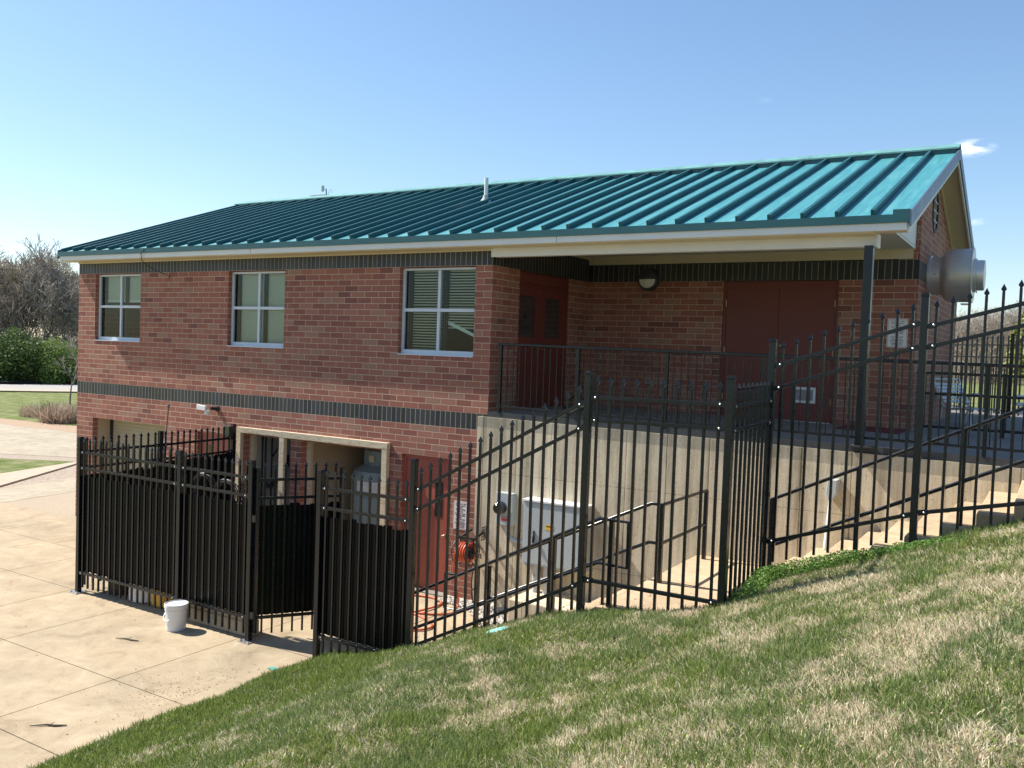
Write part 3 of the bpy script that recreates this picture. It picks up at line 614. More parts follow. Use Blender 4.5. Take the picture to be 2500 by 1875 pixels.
# timber frame screwed to the brick around both openings
tf = thing('timber_frame', 'weathered grey timber frame fixed around the two open utility bays in the brick wall', 'timber frame', (-3.75, -.06, 0))
MB().box(-5.585, -.085, 2.285, -4.40, -.002, 2.385).build('lintel_board', M['wood'], tf, bevel=.004)
MB().box(-4.396, -.088, 2.278, -1.925, -.002, 2.388).build('lintel_board', M['wood'], tf, bevel=.004)
for a, b_ in ((-5.585, -5.48), (-4.46, -4.34), (-2.045, -1.935)): MB().box(a, -.085, 0, b_, -.003, 2.276 if a > -5 else 2.283).build('upright', M['wood'], tf, bevel=.004)
# porch slab
ps = MB(); TL = lambda x: 3.047 - .0098 * x
ps.v += [(0.002, .004, TL(0) - .085), (9.2, .004, TL(9.2) - .085), (9.2, 13, TL(9.2) - .085), (0.002, 13, TL(0) - .085), (0.002, .004, TL(0)), (9.2, .004, TL(9.2)), (9.2, 13, TL(9.2)), (0.002, 13, TL(0))]
ps.f += [(0, 3, 2, 1), (4, 5, 6, 7), (0, 1, 5, 4), (1, 2, 6, 5), (2, 3, 7, 6), (3, 0, 4, 7)]
struct(ps.build('porch_floor', M['slab']))
se = MB(); se.v += [(0.002, y, TL(x) + o) for x in (0.002, 9.2) for y, o in ((-.012, -.084), (.003, -.084), (.003, .002), (-.012, .002))]
se.v = [(0.002 if i < 4 else 9.2, v[1], v[2]) for i, v in enumerate(se.v)]
se.f += [(0, 1, 2, 3), (7, 6, 5, 4)] + [(i, 4 + i, 4 + (i + 1) % 4, (i + 1) % 4) for i in range(4)]
struct(se.build('porch_floor_edge', M['slabedge']))
jl = MB()
for y in (.9, 1.8): jl.box(5.7, y, 2.96, 9, y + .006, TL(7.5) + .003)
# inner red doors
def dbl_x():
    y0, y1, z0, z1 = .834, 2.574, 3.04, 5.325
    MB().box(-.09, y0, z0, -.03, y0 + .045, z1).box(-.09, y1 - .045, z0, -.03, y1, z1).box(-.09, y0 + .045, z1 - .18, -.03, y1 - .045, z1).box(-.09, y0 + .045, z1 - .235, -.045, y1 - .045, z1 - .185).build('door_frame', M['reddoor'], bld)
    for a, b_, ga, gb in ((.882, 1.688, .90, 1.447), (1.694, 2.526, 1.773, 2.32)):
        m = MB(); zt = z1 - .24
        m.box(-.085, a, z0, -.045, ga, zt).box(-.085, gb, z0, -.045, b_, zt).box(-.085, ga, z0, -.045, gb, 4.245).box(-.085, ga, 4.935, -.045, gb, zt)
        dd = m.build('door', M['reddoor'], bld)
        MB().box(-.07, ga, 4.245, -.063, gb, 4.935).build('door_glass', M['glassmeter'], dd)
        st = []
        cy, cz = (ga + gb) / 2 - (.05 if a < 1 else -.1), 4.6
        for k in range(10):
            rr = .075 if k % 2 == 0 else .03; t = math.pi / 2 + k * math.pi / 5; st.append((cy + rr * math.cos(t), cz + rr * math.sin(t)))
        if a < 1: MB().prism(st, 'x', -.0625, -.060).build('star_sticker', M['rubber'], dd)
    MB().box(-.045, 1.55, 3.98, -.02, 1.58, 4.1).tube([(-.02, 1.57, 4.05), (.03, 1.57, 4.05), (.03, 1.67, 4.05)], .01, 8).build('door_handle', M['brassy'], bld)
dbl_x()
x0, x1, z0, z1 = 2.596, 4.505, 2.98, 5.33
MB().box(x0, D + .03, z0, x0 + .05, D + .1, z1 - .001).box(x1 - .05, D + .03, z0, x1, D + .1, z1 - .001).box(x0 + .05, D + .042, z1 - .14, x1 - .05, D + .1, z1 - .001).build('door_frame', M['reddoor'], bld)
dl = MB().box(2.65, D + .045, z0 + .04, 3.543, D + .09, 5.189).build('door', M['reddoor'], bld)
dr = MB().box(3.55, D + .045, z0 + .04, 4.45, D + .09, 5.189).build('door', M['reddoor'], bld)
lv = MB().box(3.85, D + .03, 3.54, 4.21, D + .049, 3.58).box(3.85, D + .03, 3.32, 4.21, D + .049, 3.36).box(3.85, D + .03, 3.36, 3.89, D + .049, 3.54).box(4.17, D + .03, 3.36, 4.21, D + .049, 3.54).build('vent_grille', M['white'], dr)
for k in range(8): pass
sl = MB()
for k in range(9): z = 3.365 + k * .02; sl.quad((3.89, D + .034, z), (4.17, D + .034, z), (4.17, D + .048, z + .016), (3.89, D + .048, z + .016))
sl.build('louvre_blades', M['louvre'], dr)
MB().lathe([(.032, 0), (.032, .02), (.015, .03)], (3.60, D + .05, 4.25), (0, -1, 0), 16).build('door_lock', M['brassy'], dr, True)
hg = MB()
for z in (3.3, 4.1, 4.9): hg.box(4.445, D + .026, z, 4.457, D + .049, z + .11); hg.box(2.643, D + .026, z, 2.655, D + .049, z + .11)
hg.build('hinge', M['brassy'], bld)
MB().box(2.65, D + .02, z0 + .01, 4.45, D + .05, z0 + .035).build('door_sweep', M['whiteboard'], bld)
# oval gable window
ov = MB(); n0 = len(ov.v); K = 40; cy, cz, ra, rb_ = 4.85, 6.60, .36, .36
for (ro, xo) in ((1.0, XR_ + .003), (1.0, XR_ + .02), (.88, XR_ + .02), (.88, XR_ + .004)):
    for k in range(K): t = 2 * math.pi * k / K; ov.v.append((xo, cy + ra * ro * math.cos(t), cz + rb_ * ro * math.sin(t)))
for i in range(3):
    for k in range(K): ov.f.append((n0 + i * K + k, n0 + i * K + (k + 1) % K, n0 + (i + 1) * K + (k + 1) % K, n0 + (i + 1) * K + k))
og = ov.build('round_window', M['slabedge'], bld)
gp = MB(); gp.v += [(XR_ + .006, cy + ra * .9 * math.cos(2 * math.pi * k / K), cz + rb_ * .9 * math.sin(2 * math.pi * k / K)) for k in range(K)]; gp.f.append(tuple(range(K)))
gp.build('pane', M['glassmeter'], og)
MB().box(XR_ + .007, cy - .01, cz - rb_ * .9, XR_ + .014, cy + .01, cz + rb_ * .9).box(XR_ + .0075, cy - ra * .88, cz - .01, XR_ + .013, cy + ra * .88, cz + .01).box(XR_ + .0075, cy - ra * .75, cz - .17, XR_ + .013, cy + ra * .75, cz - .15).box(XR_ + .0075, cy - ra * .75, cz + .15, XR_ + .013, cy + ra * .75, cz + .17).build('glazing_bars', M['louvre'], og)
# ------------------------------------------------------------------ retaining wall and stairs
rw = MB(); n = 0
xs2 = [-.155, 9.2]; TW = lambda x: 2.963 - .0105 * x
rw.v += [(a, y, -.2) for a in xs2 for y in (-.045, .28)] + [(a, y, TW(a)) for a in xs2 for y in (-.045, .28)]
rw.f += [(0, 2, 6, 4), (2, 3, 7, 6), (3, 1, 5, 7), (1, 0, 4, 5), (4, 6, 7, 5)]
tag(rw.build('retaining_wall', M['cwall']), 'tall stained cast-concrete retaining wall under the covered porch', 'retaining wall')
lowst = MB()
for k in range(0, 9):
    xn = 3.51 - .305 * k; zt_ = 1.325 - .158 * k
    lowst.box(xn, -3.34, -.05, (xn + .305 if k else 3.515), -1.70, zt_)
stair = thing('concrete_stairs', 'tan concrete stairs climbing in two flights from the pad to the porch level', 'stairs', (4.2, -1.7, 0))
lowst.build('lower_flight', M['stair'], stair, bevel=.012)
MB().box(3.516, -3.34, -.05, 4.79, -.015, 1.328).build('landing', M['stair'], stair, bevel=.012)
up = MB(); xn, zz = 4.75, 1.50
for k in range(10):
    up.box(4.795 if k == 0 else 4.75 + .3185 * k, -1.93, -.05, 4.75 + .3185 * (k + 1) if k < 9 else 9.0, -.015, 1.498 + .1572 * k if k < 9 else 2.955)
up.build('upper_flight', M['stair'], stair, bevel=.012)
# footing block and white pebbles at the foot of the wall
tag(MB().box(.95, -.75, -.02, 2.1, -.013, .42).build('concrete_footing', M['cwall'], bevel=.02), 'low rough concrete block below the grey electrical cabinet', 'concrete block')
def pebbles():
    P_ = []; F_ = []; cnt = 0
    base = np.array([(1, 0, 0), (-1, 0, 0), (0, 1, 0), (0, -1, 0), (0, 0, 1), (0, 0, -1)], float)
    fc = np.array([(0, 2, 4), (2, 1, 4), (1, 3, 4), (3, 0, 4), (2, 0, 5), (1, 2, 5), (3, 1, 5), (0, 3, 5)])
    for _ in range(5200):
        t = rng.random(); x = -.62 + rng.random() ** .8 * 3.6; y = -.02 - rng.random() * (.35 + max(0, x) * .95)
        y = max(y, -3.3)
        if .95 < x < 2.1 and y > -.75: continue
        if x < -.2 and y < -.35: continue
        s = .014 + rng.random() * .022; A = rng.normal(size=(3, 3)); q, _r = np.linalg.qr(A)
        v = (base * np.array([1.3, 1, .7]) * s * (1 + .25 * rng.normal(size=(6, 1)))) @ q.T + np.array([x, y, .004 + rng.random() * .018])
        P_.append(v); F_.append(fc + cnt); cnt += 6
    o = fastmesh('pebbles', np.vstack(P_), np.vstack(F_), None, M['stone'], tri=True); o['kind'] = 'stuff'; tag(o, 'loose white pebbles spread along the foot of the concrete wall', 'pebbles')
pebbles()
# ------------------------------------------------------------------ fences
RW = .038
def picket_mesh(h, name='picket'):
    m = MB(); w = .0127
    m.box(-w, -w, 0, w, w, h - .085)
    # pressed spear head
    prof_ = [(h - .085, .0127, .0127), (h - .072, .010, .010), (h - .055, .023, .012), (h - .046, .023, .011), (h - .012, .006, .005), (h, .001, .001)]
    n = len(m.v)
    for (z, a, b_) in prof_: m.v += [(-a, -b_, z), (a, -b_, z), (a, b_, z), (-a, b_, z)]
    for i in range(len(prof_) - 1):
        for k in range(4): m.f.append((n + 4 * i + k, n + 4 * i + (k + 1) % 4, n + 4 * i + 4 + (k + 1) % 4, n + 4 * i + 4 + k))
    m.f.append(tuple(n + 4 * (len(prof_) - 1) + k for k in range(4)))
    return m
_pk = {}
def add_picket(parent, x, y, zb, zt, rot=0):
    h = round(zt - zb, 2)
    if h not in _pk:
        o = picket_mesh(h).build('picket', M['black']); _pk[h] = o.data; bpy.data.objects.remove(o)
    o = bpy.data.objects.new('picket', _pk[h]); COL.objects.link(o); o.parent = parent; o.location = Vector((x, y, zt - h)) - wloc(parent); o.rotation_euler = (0, 0, rot)
    return o
def add_post(parent, x, y, zb, zt, w=.07, plate=False, rot=0):
    h = w / 2
    o = MB().box(x - h, y - h, zb, x + h, y + h, zt - .03).build('post', M['black'], parent, bevel=.004)
    MB().box(x - h - .004, y - h - .004, zt - .03, x + h + .004, y + h + .004, zt - .012).prism([(x - h, y - h), (x + h, y - h), (x + h, y + h), (x - h, y + h)], 'z', zt - .012, zt).build('post_cap', M['black'], o, bevel=.004)
    if plate:
        MB().box(x - .10, y - .10, .002, x + .10, y + .10, .014).box(x - .085, y - .085, .014, x - .06, y - .06, .03).box(x + .06, y - .085, .014, x + .085, y - .06, .03).box(x + .06, y + .06, .014, x + .085, y + .085, .03).build('base_plate', M['steel'], o)
    return o
def bracket(parent, p, dirv, side):
    d = Vector(dirv).normalized(); s = Vector(side)
    q = Vector(p) + d * .045
    b = MB().bar(q - d * .045, q + d * .045, RW + .014, RW + .014).build('rail_bracket', M['black'], parent, bevel=.003)
    MB().lathe([(.011, 0), (.011, .006), (.005, .011)], q + s * (RW / 2 + .007) + d * .012, s, 10).build('bolt', M['steel'], b, True)
def bay_fence(root, P0, P1, rails, tip, bottom, spacing=.1375, pw=.035, brackets=True, side=(0, -1, 0), rot=0, infill=None, rw=RW):
    """P0,P1: post centres (x,y). rails: [(zTop at P0, zTop at P1)...]; tip/bottom: offsets (above first rail, below last rail)"""
    a, b_ = Vector((*P0, 0)), Vector((*P1, 0)); d = (b_ - a); L = d.length; d.normalize()
    for (za, zb) in rails:
        p0 = a + d * pw + Vector((0, 0, za - rw / 2)); p1 = b_ - d * pw + Vector((0, 0, zb - rw / 2))
        MB().bar(p0, p1, rw, rw).build('rail', M['black'], root, bevel=.003)
        if brackets: bracket(root, p0, p1 - p0, side); bracket(root, p1, p0 - p1, side)
    n = max(2, round((L - 2 * pw) / spacing)); s = (L - 2 * pw) / n
    for i in range(n):
        t = (pw + s * (i + .5)) / L
        zt = rails[0][0] * (1 - t) + rails[0][1] * t + tip; zb = rails[-1][0] * (1 - t) + rails[-1][1] * t - bottom
        p = a + d * (t * L); add_picket(root, p.x, p.y, zb, zt, rot)
    if infill:
        z0, z1 = infill; m = MB(); pn = Vector((-d.y, d.x, 0)); wv = s
        for i in range(n):
            c = pw + s * (i + .5)
            # folded sheet between pickets: narrow hat rib then flat
            pts = [(-.5 * s, .018), (-.5 * s + .02, .018), (-.5 * s + .028, .034), (.5 * s - .028, .034), (.5 * s - .02, .018), (.5 * s, .018)]
            top = z1 + (.006 if i % 2 else -.01) - .012 * math.sin(i * 1.7)
            for (u0, o0), (u1, o1) in zip(pts, pts[1:]):
                q0 = a + d * (c + u0) + pn * o0; q1 = a + d * (c + u1) + pn * o1
                m.quad((q0.x, q0.y, z0), (q1.x, q1.y, z0), (q1.x, q1.y, top), (q0.x, q0.y, top))
        m.build('infill_panel', M['sheet'], root)
YF = -3.426
A_, B_, C_, D_, E_, F_, G_ = -5.285, -2.915, -1.47, -.235, 1.235, 3.465, 4.965
lv_ = [(2.222, 2.222), (1.978, 1.978), (.340, .340)]
fA = thing('metal_fence', 'black spear-topped fence with solid sheet infill on two sides of the pen by the garage', 'fence', ((A_ + C_) / 2, YF, 0), 'black spear-topped fences')
for x in (A_, B_, C_): add_post(fA, x, YF, .0 if x != B_ else .1, 2.44, plate=x != B_)
bay_fence(fA, (A_, YF), (B_, YF), lv_, .215, .24, infill=(.345, 1.84)); bay_fence(fA, (B_, YF), (C_, YF), lv_, .215, .24, infill=(.345, 1.84))
# side run back to the building
S1, S2 = (-5.30, -1.97), (-5.43, -.30)
add_post(fA, *S1, 0, 2.44); add_post(fA, *S2, 0, 2.46)
bay_fence(fA, (A_, YF), S1, lv_, .215, .24, side=(1, 0, 0), rot=R(90), infill=(.345, 1.84)); bay_fence(fA, S1, S2, lv_, .215, .24, side=(1, 0, 0), rot=R(90), infill=(.345, 1.92))
fD = thing('metal_fence', 'long black spear-topped fence stepping up the grass slope beside the concrete stairs', 'fence', (2.4, YF, 0), 'black spear-topped fences')
add_post(fD, D_, YF, 0, 2.44); add_post(fD, E_, YF, .2, 2.72); add_post(fD, F_, YF, 1.0, 3.84); add_post(fD, G_, YF, 1.3, 3.86)
bay_fence(fD, (D_, YF), (E_, YF), [(2.232, 2.245), (1.985, 1.995), (.345, .36)], .215, .24, infill=(.36, 1.86))
bay_fence(fD, (E_, YF), (F_, YF), [(2.36, 3.535), (2.13, 3.28), (.52, 1.63)], .215, .25)
bay_fence(fD, (F_, YF), (G_, YF), [(3.59, 3.605), (3.355, 3.375), (1.69, 1.70)], .20, .25)
H_, I_, J_ = (4.965, -2.05), (6.44, -2.05), (7.93, -2.05)
add_post(fD, *H_, 1.2, 4.25); add_post(fD, *I_, 1.9, 4.735); add_post(fD, *J_, 2.4, 5.15)
bay_fence(fD, (G_, YF), H_, [(3.585, 3.605), (3.355, 3.375), (1.70, 1.71)], .20, .25, side=(1, 0, 0), rot=R(90))
bay_fence(fD, H_, I_, [(3.975, 4.46), (3.73, 4.225), (2.075, 2.55)], .215, .26); bay_fence(fD, I_, J_, [(4.425, 4.83), (4.22, 4.62), (2.575, 2.90)], .215, .26)
# open gate hung on the third post of the pen
gdir = Vector((.587, .81, 0)).normalized(); gp0 = Vector((C_ + .075, YF + .035, 0)); gp1 = gp0 + gdir * 1.12
gt = thing('metal_gate', 'black sheet-filled gate with spear tips standing half open between the two fences', 'gate', tuple(gp0))
for p_ in (gp0, gp1): MB().box(p_.x - .022, p_.y - .022, .12, p_.x + .022, p_.y + .022, 2.34).build('stile', M['black'], gt, bevel=.004)
bay_fence(gt, tuple(gp0)[:2], tuple(gp1)[:2], [(2.20, 2.20), (1.955, 1.955), (.345, .345)], .215, .24, pw=.022, brackets=False, rot=math.atan2(gdir.y, gdir.x), infill=(.35, 1.84))
hm = MB()
for z in (.32, 1.62): hm.box(C_ + .03, YF - .02, z, C_ + .085, YF + .05, z + .09)
hm.build('hinge', M['stick'], gt)
# rusty latch tag tied on the lower rail
# porch railing --------------------------------------------------------
pr = thing('porch_railing', 'low black railing with thin balusters along the edge of the covered porch', 'railing', (3, -.03, 3), 'black porch railings')
def RT(x): return 4.108 - .0085 * x
MB().bar((.145, -.0, RT(.1)), (9.0, -.0, RT(9)), .045, .04).build('top_rail', M['black'], pr, bevel=.01)
MB().bar((.16, 0, RT(.1) - .965), (9.0, 0, RT(9) - .965), .035, .035).build('bottom_rail', M['black'], pr, bevel=.008)
for x in (.21, 1.56, 2.95, 4.30, 6.90): MB().box(x - .022, -.022, TL(x), x + .022, .022, RT(x) - .02).build('post', M['black'], pr)
bal = MB().box(.3285, -.0065, 3.14, .3415, .0065, 4.08).build('baluster', M['black'], pr, origin=(.335, 0, 3.14))
x = .335; k = 0
while x < 8.7:
    x += .0925 + (.02 if k % 2 else .012); k += 1
    if any(abs(x - q) < .03 for q in (1.56, 2.95, 4.30, 6.90)) or 5.45 < x < 5.65: continue
    c_ = copy_part(bal, pr, (x - .335, 0, -.0085 * (x - .335)))
# second railing closing the deck at the back right
r2_ = thing('deck_railing', 'black railing with a doubled top rail crossing the deck behind the porch', 'railing', (7.3, 2.6, 3), 'black porch railings')
Y2 = 3.3
for z, nm in ((3.90, 'top_rail'), (3.585, 'middle_rail'), (3.08, 'bottom_rail')): MB().bar((5.72, Y2, z), (9.2, Y2, z - .0), .04, .04).build(nm, M['black'], r2_)
for x in (5.76, 6.92, 8.1): MB().box(x - .03, Y2 - .03, 2.97, x + .03, Y2 + .03, 3.93).build('post', M['black'], r2_)
b2 = MB().box(5.8535, Y2 - .0065, 3.08, 5.8665, Y2 + .0065, 3.90).build('baluster', M['black'], r2_, origin=(5.86, Y2, 3.08))
for i in range(1, 30): copy_part(b2, r2_, (i * .11, 0, 0))
# far pool fence
ff = thing('metal_fence', 'far black spear-topped fence beyond the deck in front of the bare trees', 'fence', (6.5, 8, 2.93), 'black spear-topped fences')
FA, FB_ = (3.6, 12.6), (9.1, -1.0 + 5.2)
def farrun(P0, P1, nb):
    a, b_ = Vector(P0), Vector(P1)
    for i in range(nb + 1):
        p_ = a + (b_ - a) * i / nb; add_post(ff, p_.x, p_.y, 2.95, 4.72)
    for i in range(nb):
        p_ = a + (b_ - a) * i / nb; q_ = a + (b_ - a) * (i + 1) / nb
        bay_fence(ff, tuple(p_), tuple(q_), [(4.50, 4.50), (4.24, 4.24), (3.12, 3.12)], .19, .08, brackets=False, rot=math.atan2((b_ - a).y, (b_ - a).x), spacing=.15, rw=.03)
# fence runs behind the building's rear right corner
farrun((4.9, 11.4), (10.4, 5.6), 3)
# stair handrails -------------------------------------------------------
def rail_tube(root, pts, nm, r_=.021): return MB().tube(pts, r_, 10).build(nm, M['black'], root, smooth=True)
hn = thing('handrail', 'near black pipe handrail of the lower stair flight with a squared loop at its top', 'handrail', (2, -3.1, .6), 'black stair handrails')
rail_tube(hn, [(.45, -3.1, .73), (3.50, -3.1, 2.262), (3.83, -3.1, 2.262), (3.83, -3.1, 1.775), (3.49, -3.1, 1.785), (.45, -3.1, .30), (.45, -3.1, .73)], 'rail')
for x, zb in ((.98, .05), (1.95, .50), (2.95, 1.0), (3.64, 1.33)): MB().box(x - .024, -3.124, zb, x + .024, -3.076, min(2.25, .73 + (x - .45) * .5022)).build('post', M['black'], hn)
hf = thing('handrail', 'far black pipe handrail of the lower stairs turning along the landing edge to the wall', 'handrail', (2, -1.8, .6), 'black stair handrails')
rail_tube(hf, [(.57, -1.8, .94), (.78, -1.8, .945), (3.55, -1.8, 2.262), (3.68, -1.8, 2.258), (3.68, -.25, 2.25)], 'rail')
rail_tube(hf, [(.57, -1.8, .94), (.57, -1.8, .465), (.80, -1.8, .465), (3.53, -1.8, 1.795), (3.68, -1.8, 1.795), (3.68, -.25, 1.80)], 'lower_rail')
for (x, y, zb, zt) in ((1.28, -1.8, .1, 1.15), (2.2, -1.8, .6, 1.6), (3.68, -1.8, 1.33, 2.25), (3.68, -.25, 1.33, 2.25)): MB().box(x - .024, y - .024, zb, x + .024, y + .024, zt).build('post', M['black'], hf)
hu = thing('handrail', 'long black pipe handrail of the upper stair flight shining in the sun', 'handrail', (6, -1.8, 2), 'black stair handrails')
rail_tube(hu, [(4.92, -1.8, 2.46), (6.80, -1.8, 3.385), (8.0, -1.8, 3.975), (8.4, -1.8, 3.975)], 'rail')
rail_tube(hu, [(4.92, -1.8, 1.94), (6.80, -1.8, 2.865), (7.36, -1.8, 3.14), (8.4, -1.8, 3.66)], 'lower_rail')
for x, zb in ((4.97, 1.49), (5.86, 1.95), (6.83, 2.44), (7.8, 2.9)): MB().box(x - .024, -1.824, zb, x + .024, -1.776, 2.45 + (x - 4.92) * .492).build('post', M['black'], hu)
# ------------------------------------------------------------------ objects on the building
fan = thing('exhaust_fan', 'large brushed-steel exhaust fan drum mounted on the gable wall', 'exhaust fan', (XR_, 4.52, 5.49))
fc_ = (XR_ + .004, 4.52, 5.49)
MB().lathe([(.335, 0), (.335, .035), (.31, .045)], fc_, (1, 0, 0), 48).build('mounting_ring', M['zinc'], fan, True)
MB().lathe([(.308, .046), (.308, .19)], fc_, (1, 0, 0), 48).build('neck', M['zinc'], fan, True)
MB().lathe([(.315, .185), (.320, .205), (.365, .222), (.400, .25), (.422, .295), (.431, .36), (.432, .635), (.448, .64), (.448, .655), (.40, .66)], fc_, (1, 0, 0), 64).build('drum', M['zinc'], fan, True)
MB().lathe([(.27, .66), (.27, .70), (.245, .705), (.245, .80), (.235, .815)], fc_, (1, 0, 0), 48).build('motor_cap', M['zinc'], fan, True)
bt = MB()
for a in (0, 90, 180, 270): bt.lathe([(.01, 0), (.01, .006)], (XR_ + .12, 4.52 - .309 * math.cos(R(a)), 5.49 + .309 * math.sin(R(a))), (0, -math.cos(R(a)), math.sin(R(a))), 8)
bt.build('bolt', M['rubber'], fan)
MB().box(XR_ + .5, 4.40, 5.015, XR_ + .62, 4.62, 5.035).build('drain_lip', M['zinc'], fan)
# roof penetrations
vp = thing('vent_pipe', 'white vent pipe with flashing boot standing on the teal roof', 'vent pipe', (-1.9, 2.6, zr(2.6)))
MB().tube([(-1.9, 2.6, zr(2.6) - .02), (-1.9, 2.6, 7.16 + .12)], .038, 16).build('pipe', M['white'], vp, True)
MB().lathe([(.12, -.04), (.10, .03), (.05, .10), (.045, .14)], (-1.9, 2.6, zr(2.6)), (0, -SL * .3, 1), 20).build('flashing', M['galv'], vp, True)
an = thing('roof_antenna', 'small pale radio antenna panel on a stub mast at the roof ridge', 'antenna', (-7.6, RY, RZ + .06))
ax_ = -8.05
zq = RZ + .12
MB().tube([(ax_ + .10, RY, zq - .03), (ax_ + .08, RY, zq + .15)], .013, 8).build('mast', M['slabedge'], an)
MB().prism([(ax_ - .04, zq + .10), (ax_ - .025, zq + .08), (ax_ + .025, zq + .08), (ax_ + .04, zq + .10), (ax_ + .04, zq + .215), (ax_ + .025, zq + .235), (ax_ - .025, zq + .235), (ax_ - .04, zq + .215)], 'y', RY - .04, RY - .02).build('panel', M['tank'], an, bevel=.005)
MB().tube([(ax_ + .08, RY - .02, zq + .14), (ax_, RY - .03, zq + .14)], .006, 6).tube([(ax_ + .15, RY, zq), (ax_ + .19, RY, zq + .10), (ax_ + .24, RY, zq + .13), (ax_ + .28, RY, zq + .10), (ax_ + .27, RY, zq + .03)], .005, 6).build('cable', M['tank'], an)
MB().box(ax_ - .18, RY - .26, zq - .06, ax_ + .32, RY - .235, zq - .035).build('bracket', M['louvre'], an)
# loose black cable dangling from the eave
tag(MB().tube([(-8.05, -.37, 5.76), (-8.12, -.39, 5.68), (-8.14, -.36, 5.55), (-8.08, -.26, 5.44), (-7.92, -.14, 5.34), (-7.78, -.06, 5.28), (-7.70, -.03, 5.26), (-7.72, -.03, 5.21)], .008, 6).build('loose_cable', M['rubber'], smooth=True), 'thin black cable hanging loose from the roof eave above the brick wall', 'cable')
# flood light with sensor
fl_ = thing('floodlight', 'small white security floodlight with motion sensor on the brick wall', 'light', (-6.28, -.1, 2.7))
MB().lathe([(.055, 0), (.055, .03), (.03, .04)], (-6.22, -.003, 2.68), (0, -1, 0), 16).tube([(-6.22, -.03, 2.68), (-6.24, -.16, 2.69)], .035, 10).build('mount', M['rubber'], fl_, True)
MB().prism([(-6.55, 2.655), (-6.30, 2.645), (-6.30, 2.735), (-6.55, 2.755)], 'y', -.24, -.19).build('lamp_head', M['white'], fl_, bevel=.008)
MB().lathe([(.02, 0), (.045, .01), (.05, .05), (.04, .08), (.01, .09)], (-6.33, -.15, 2.64), (0, -.3, -1), 16).build('sensor', M['white'], fl_, True)
# solar box on the pen's wall-side post
sb = thing('solar_light', 'small black solar light box clamped to the pen post nearest the wall', 'light', (-5.44, -.36, 2.33))
MB().box(-5.53, -.44, 2.22, -5.37, -.34, 2.43).build('housing', M['rubber'], sb, bevel=.01)
MB().box(-5.52, -.446, 2.25, -5.38, -.441, 2.41).build('lens', M['glassmeter'], sb)
# porch lamp
pl2 = thing('wall_lamp', 'round bulkhead lamp with dark hood and frosted lower glass on porch wall', 'lamp', (1.22, D, 5.37))
MB().lathe([(.20, 0), (.20, .05), (.185, .09), (.165, .10)], (1.22, D - .002, 5.37), (0, -1, 0), 40).build('housing', M['slabedge'], pl2, True)
n = 24
def half(sgn, prof2, nm, mt):
    m = MB()
    for (rr, h_) in prof2:
        for k in range(n + 1): t = math.pi * k / n; m.v.append((1.22 + rr * math.cos(t), D - h_, 5.37 + sgn * rr * math.sin(t)))
    for i in range(len(prof2) - 1):
        for k in range(n): m.f.append((i * (n + 1) + k, i * (n + 1) + k + 1, (i + 1) * (n + 1) + k + 1, (i + 1) * (n + 1) + k))
    m.build(nm, mt, pl2, True)
half(1, [(.175, .10), (.17, .125), (.10, .15), (.0, .16)], 'hood', M['slabedge']); half(-1, [(.155, .101), (.145, .12), (.09, .14), (0, .15)], 'lens', M['paper'])
# spill-report signs
LINES = [('To Report a Spill', 1), ('Please Contact:', 1), ('MDNR', 1), ('(573) 634-2436', 1), ('National', 1), ('Response Center', 1), ('(800) 424-8802', 1), ('MSD', 1), ('(314) 768-6260', 1), ('Spills of 25 gallons', .72), ('petroleum under ground', .72), ('tanks and 50 gallons', .72), ('petroleum all others', .72), ('MUST be reported', .72)]
def sign(x0, z0, w, h, y, label, nm='spill_sign'):
    t = thing(nm, label, 'sign', (x0 + w / 2, y, z0 + h / 2), 'spill report signs')
    def rr(x0, z0, x1, z1, rad, y0, y1, mt, pn):
        P_ = []
        for cx_, cz_, a0 in ((x1 - rad, z0 + rad, -90), (x1 - rad, z1 - rad, 0), (x0 + rad, z1 - rad, 90), (x0 + rad, z0 + rad, 180)):
            for k in range(5): a = R(a0 + k * 22.5); P_.append((cx_ + rad * math.cos(a), cz_ + rad * math.sin(a)))
        return MB().prism(P_, 'y', y0, y1).build(pn, mt, t)
    rr(x0, z0, x0 + w, z0 + h, .02, y - .004, y, M['white'], 'plate'); rr(x0 + .011, z0 + .011, x0 + w - .011, z0 + h - .011, .014, y - .0052, y - .0042, M['signred'], 'border'); rr(x0 + .0165, z0 + .0165, x0 + w - .0165, z0 + h - .0165, .011, y - .0064, y - .0054, M['white'], 'face')
    zz = z0 + h - .048; tot = sum(.034 * (1 if s_ == 1 else .72) for _, s_ in LINES); sc_ = (h - .06) / tot
    for body, s_ in LINES:
        text(body, .031 * s_ * sc_, (x0 + w / 2 if s_ == 1 else x0 + w / 2, y - .0072, zz), M['signtext'], t, bold=.0006, align='CENTER'); zz -= .034 * s_ * sc_
    return t
sign(-.582, 1.118, .266, .458, -.002, 'white spill-report sign on the sunlit brick beside the lower red door')
sign(5.262, 4.275, .298, .448, D - .002, 'white spill-report sign on the shaded porch wall beside the double doors')
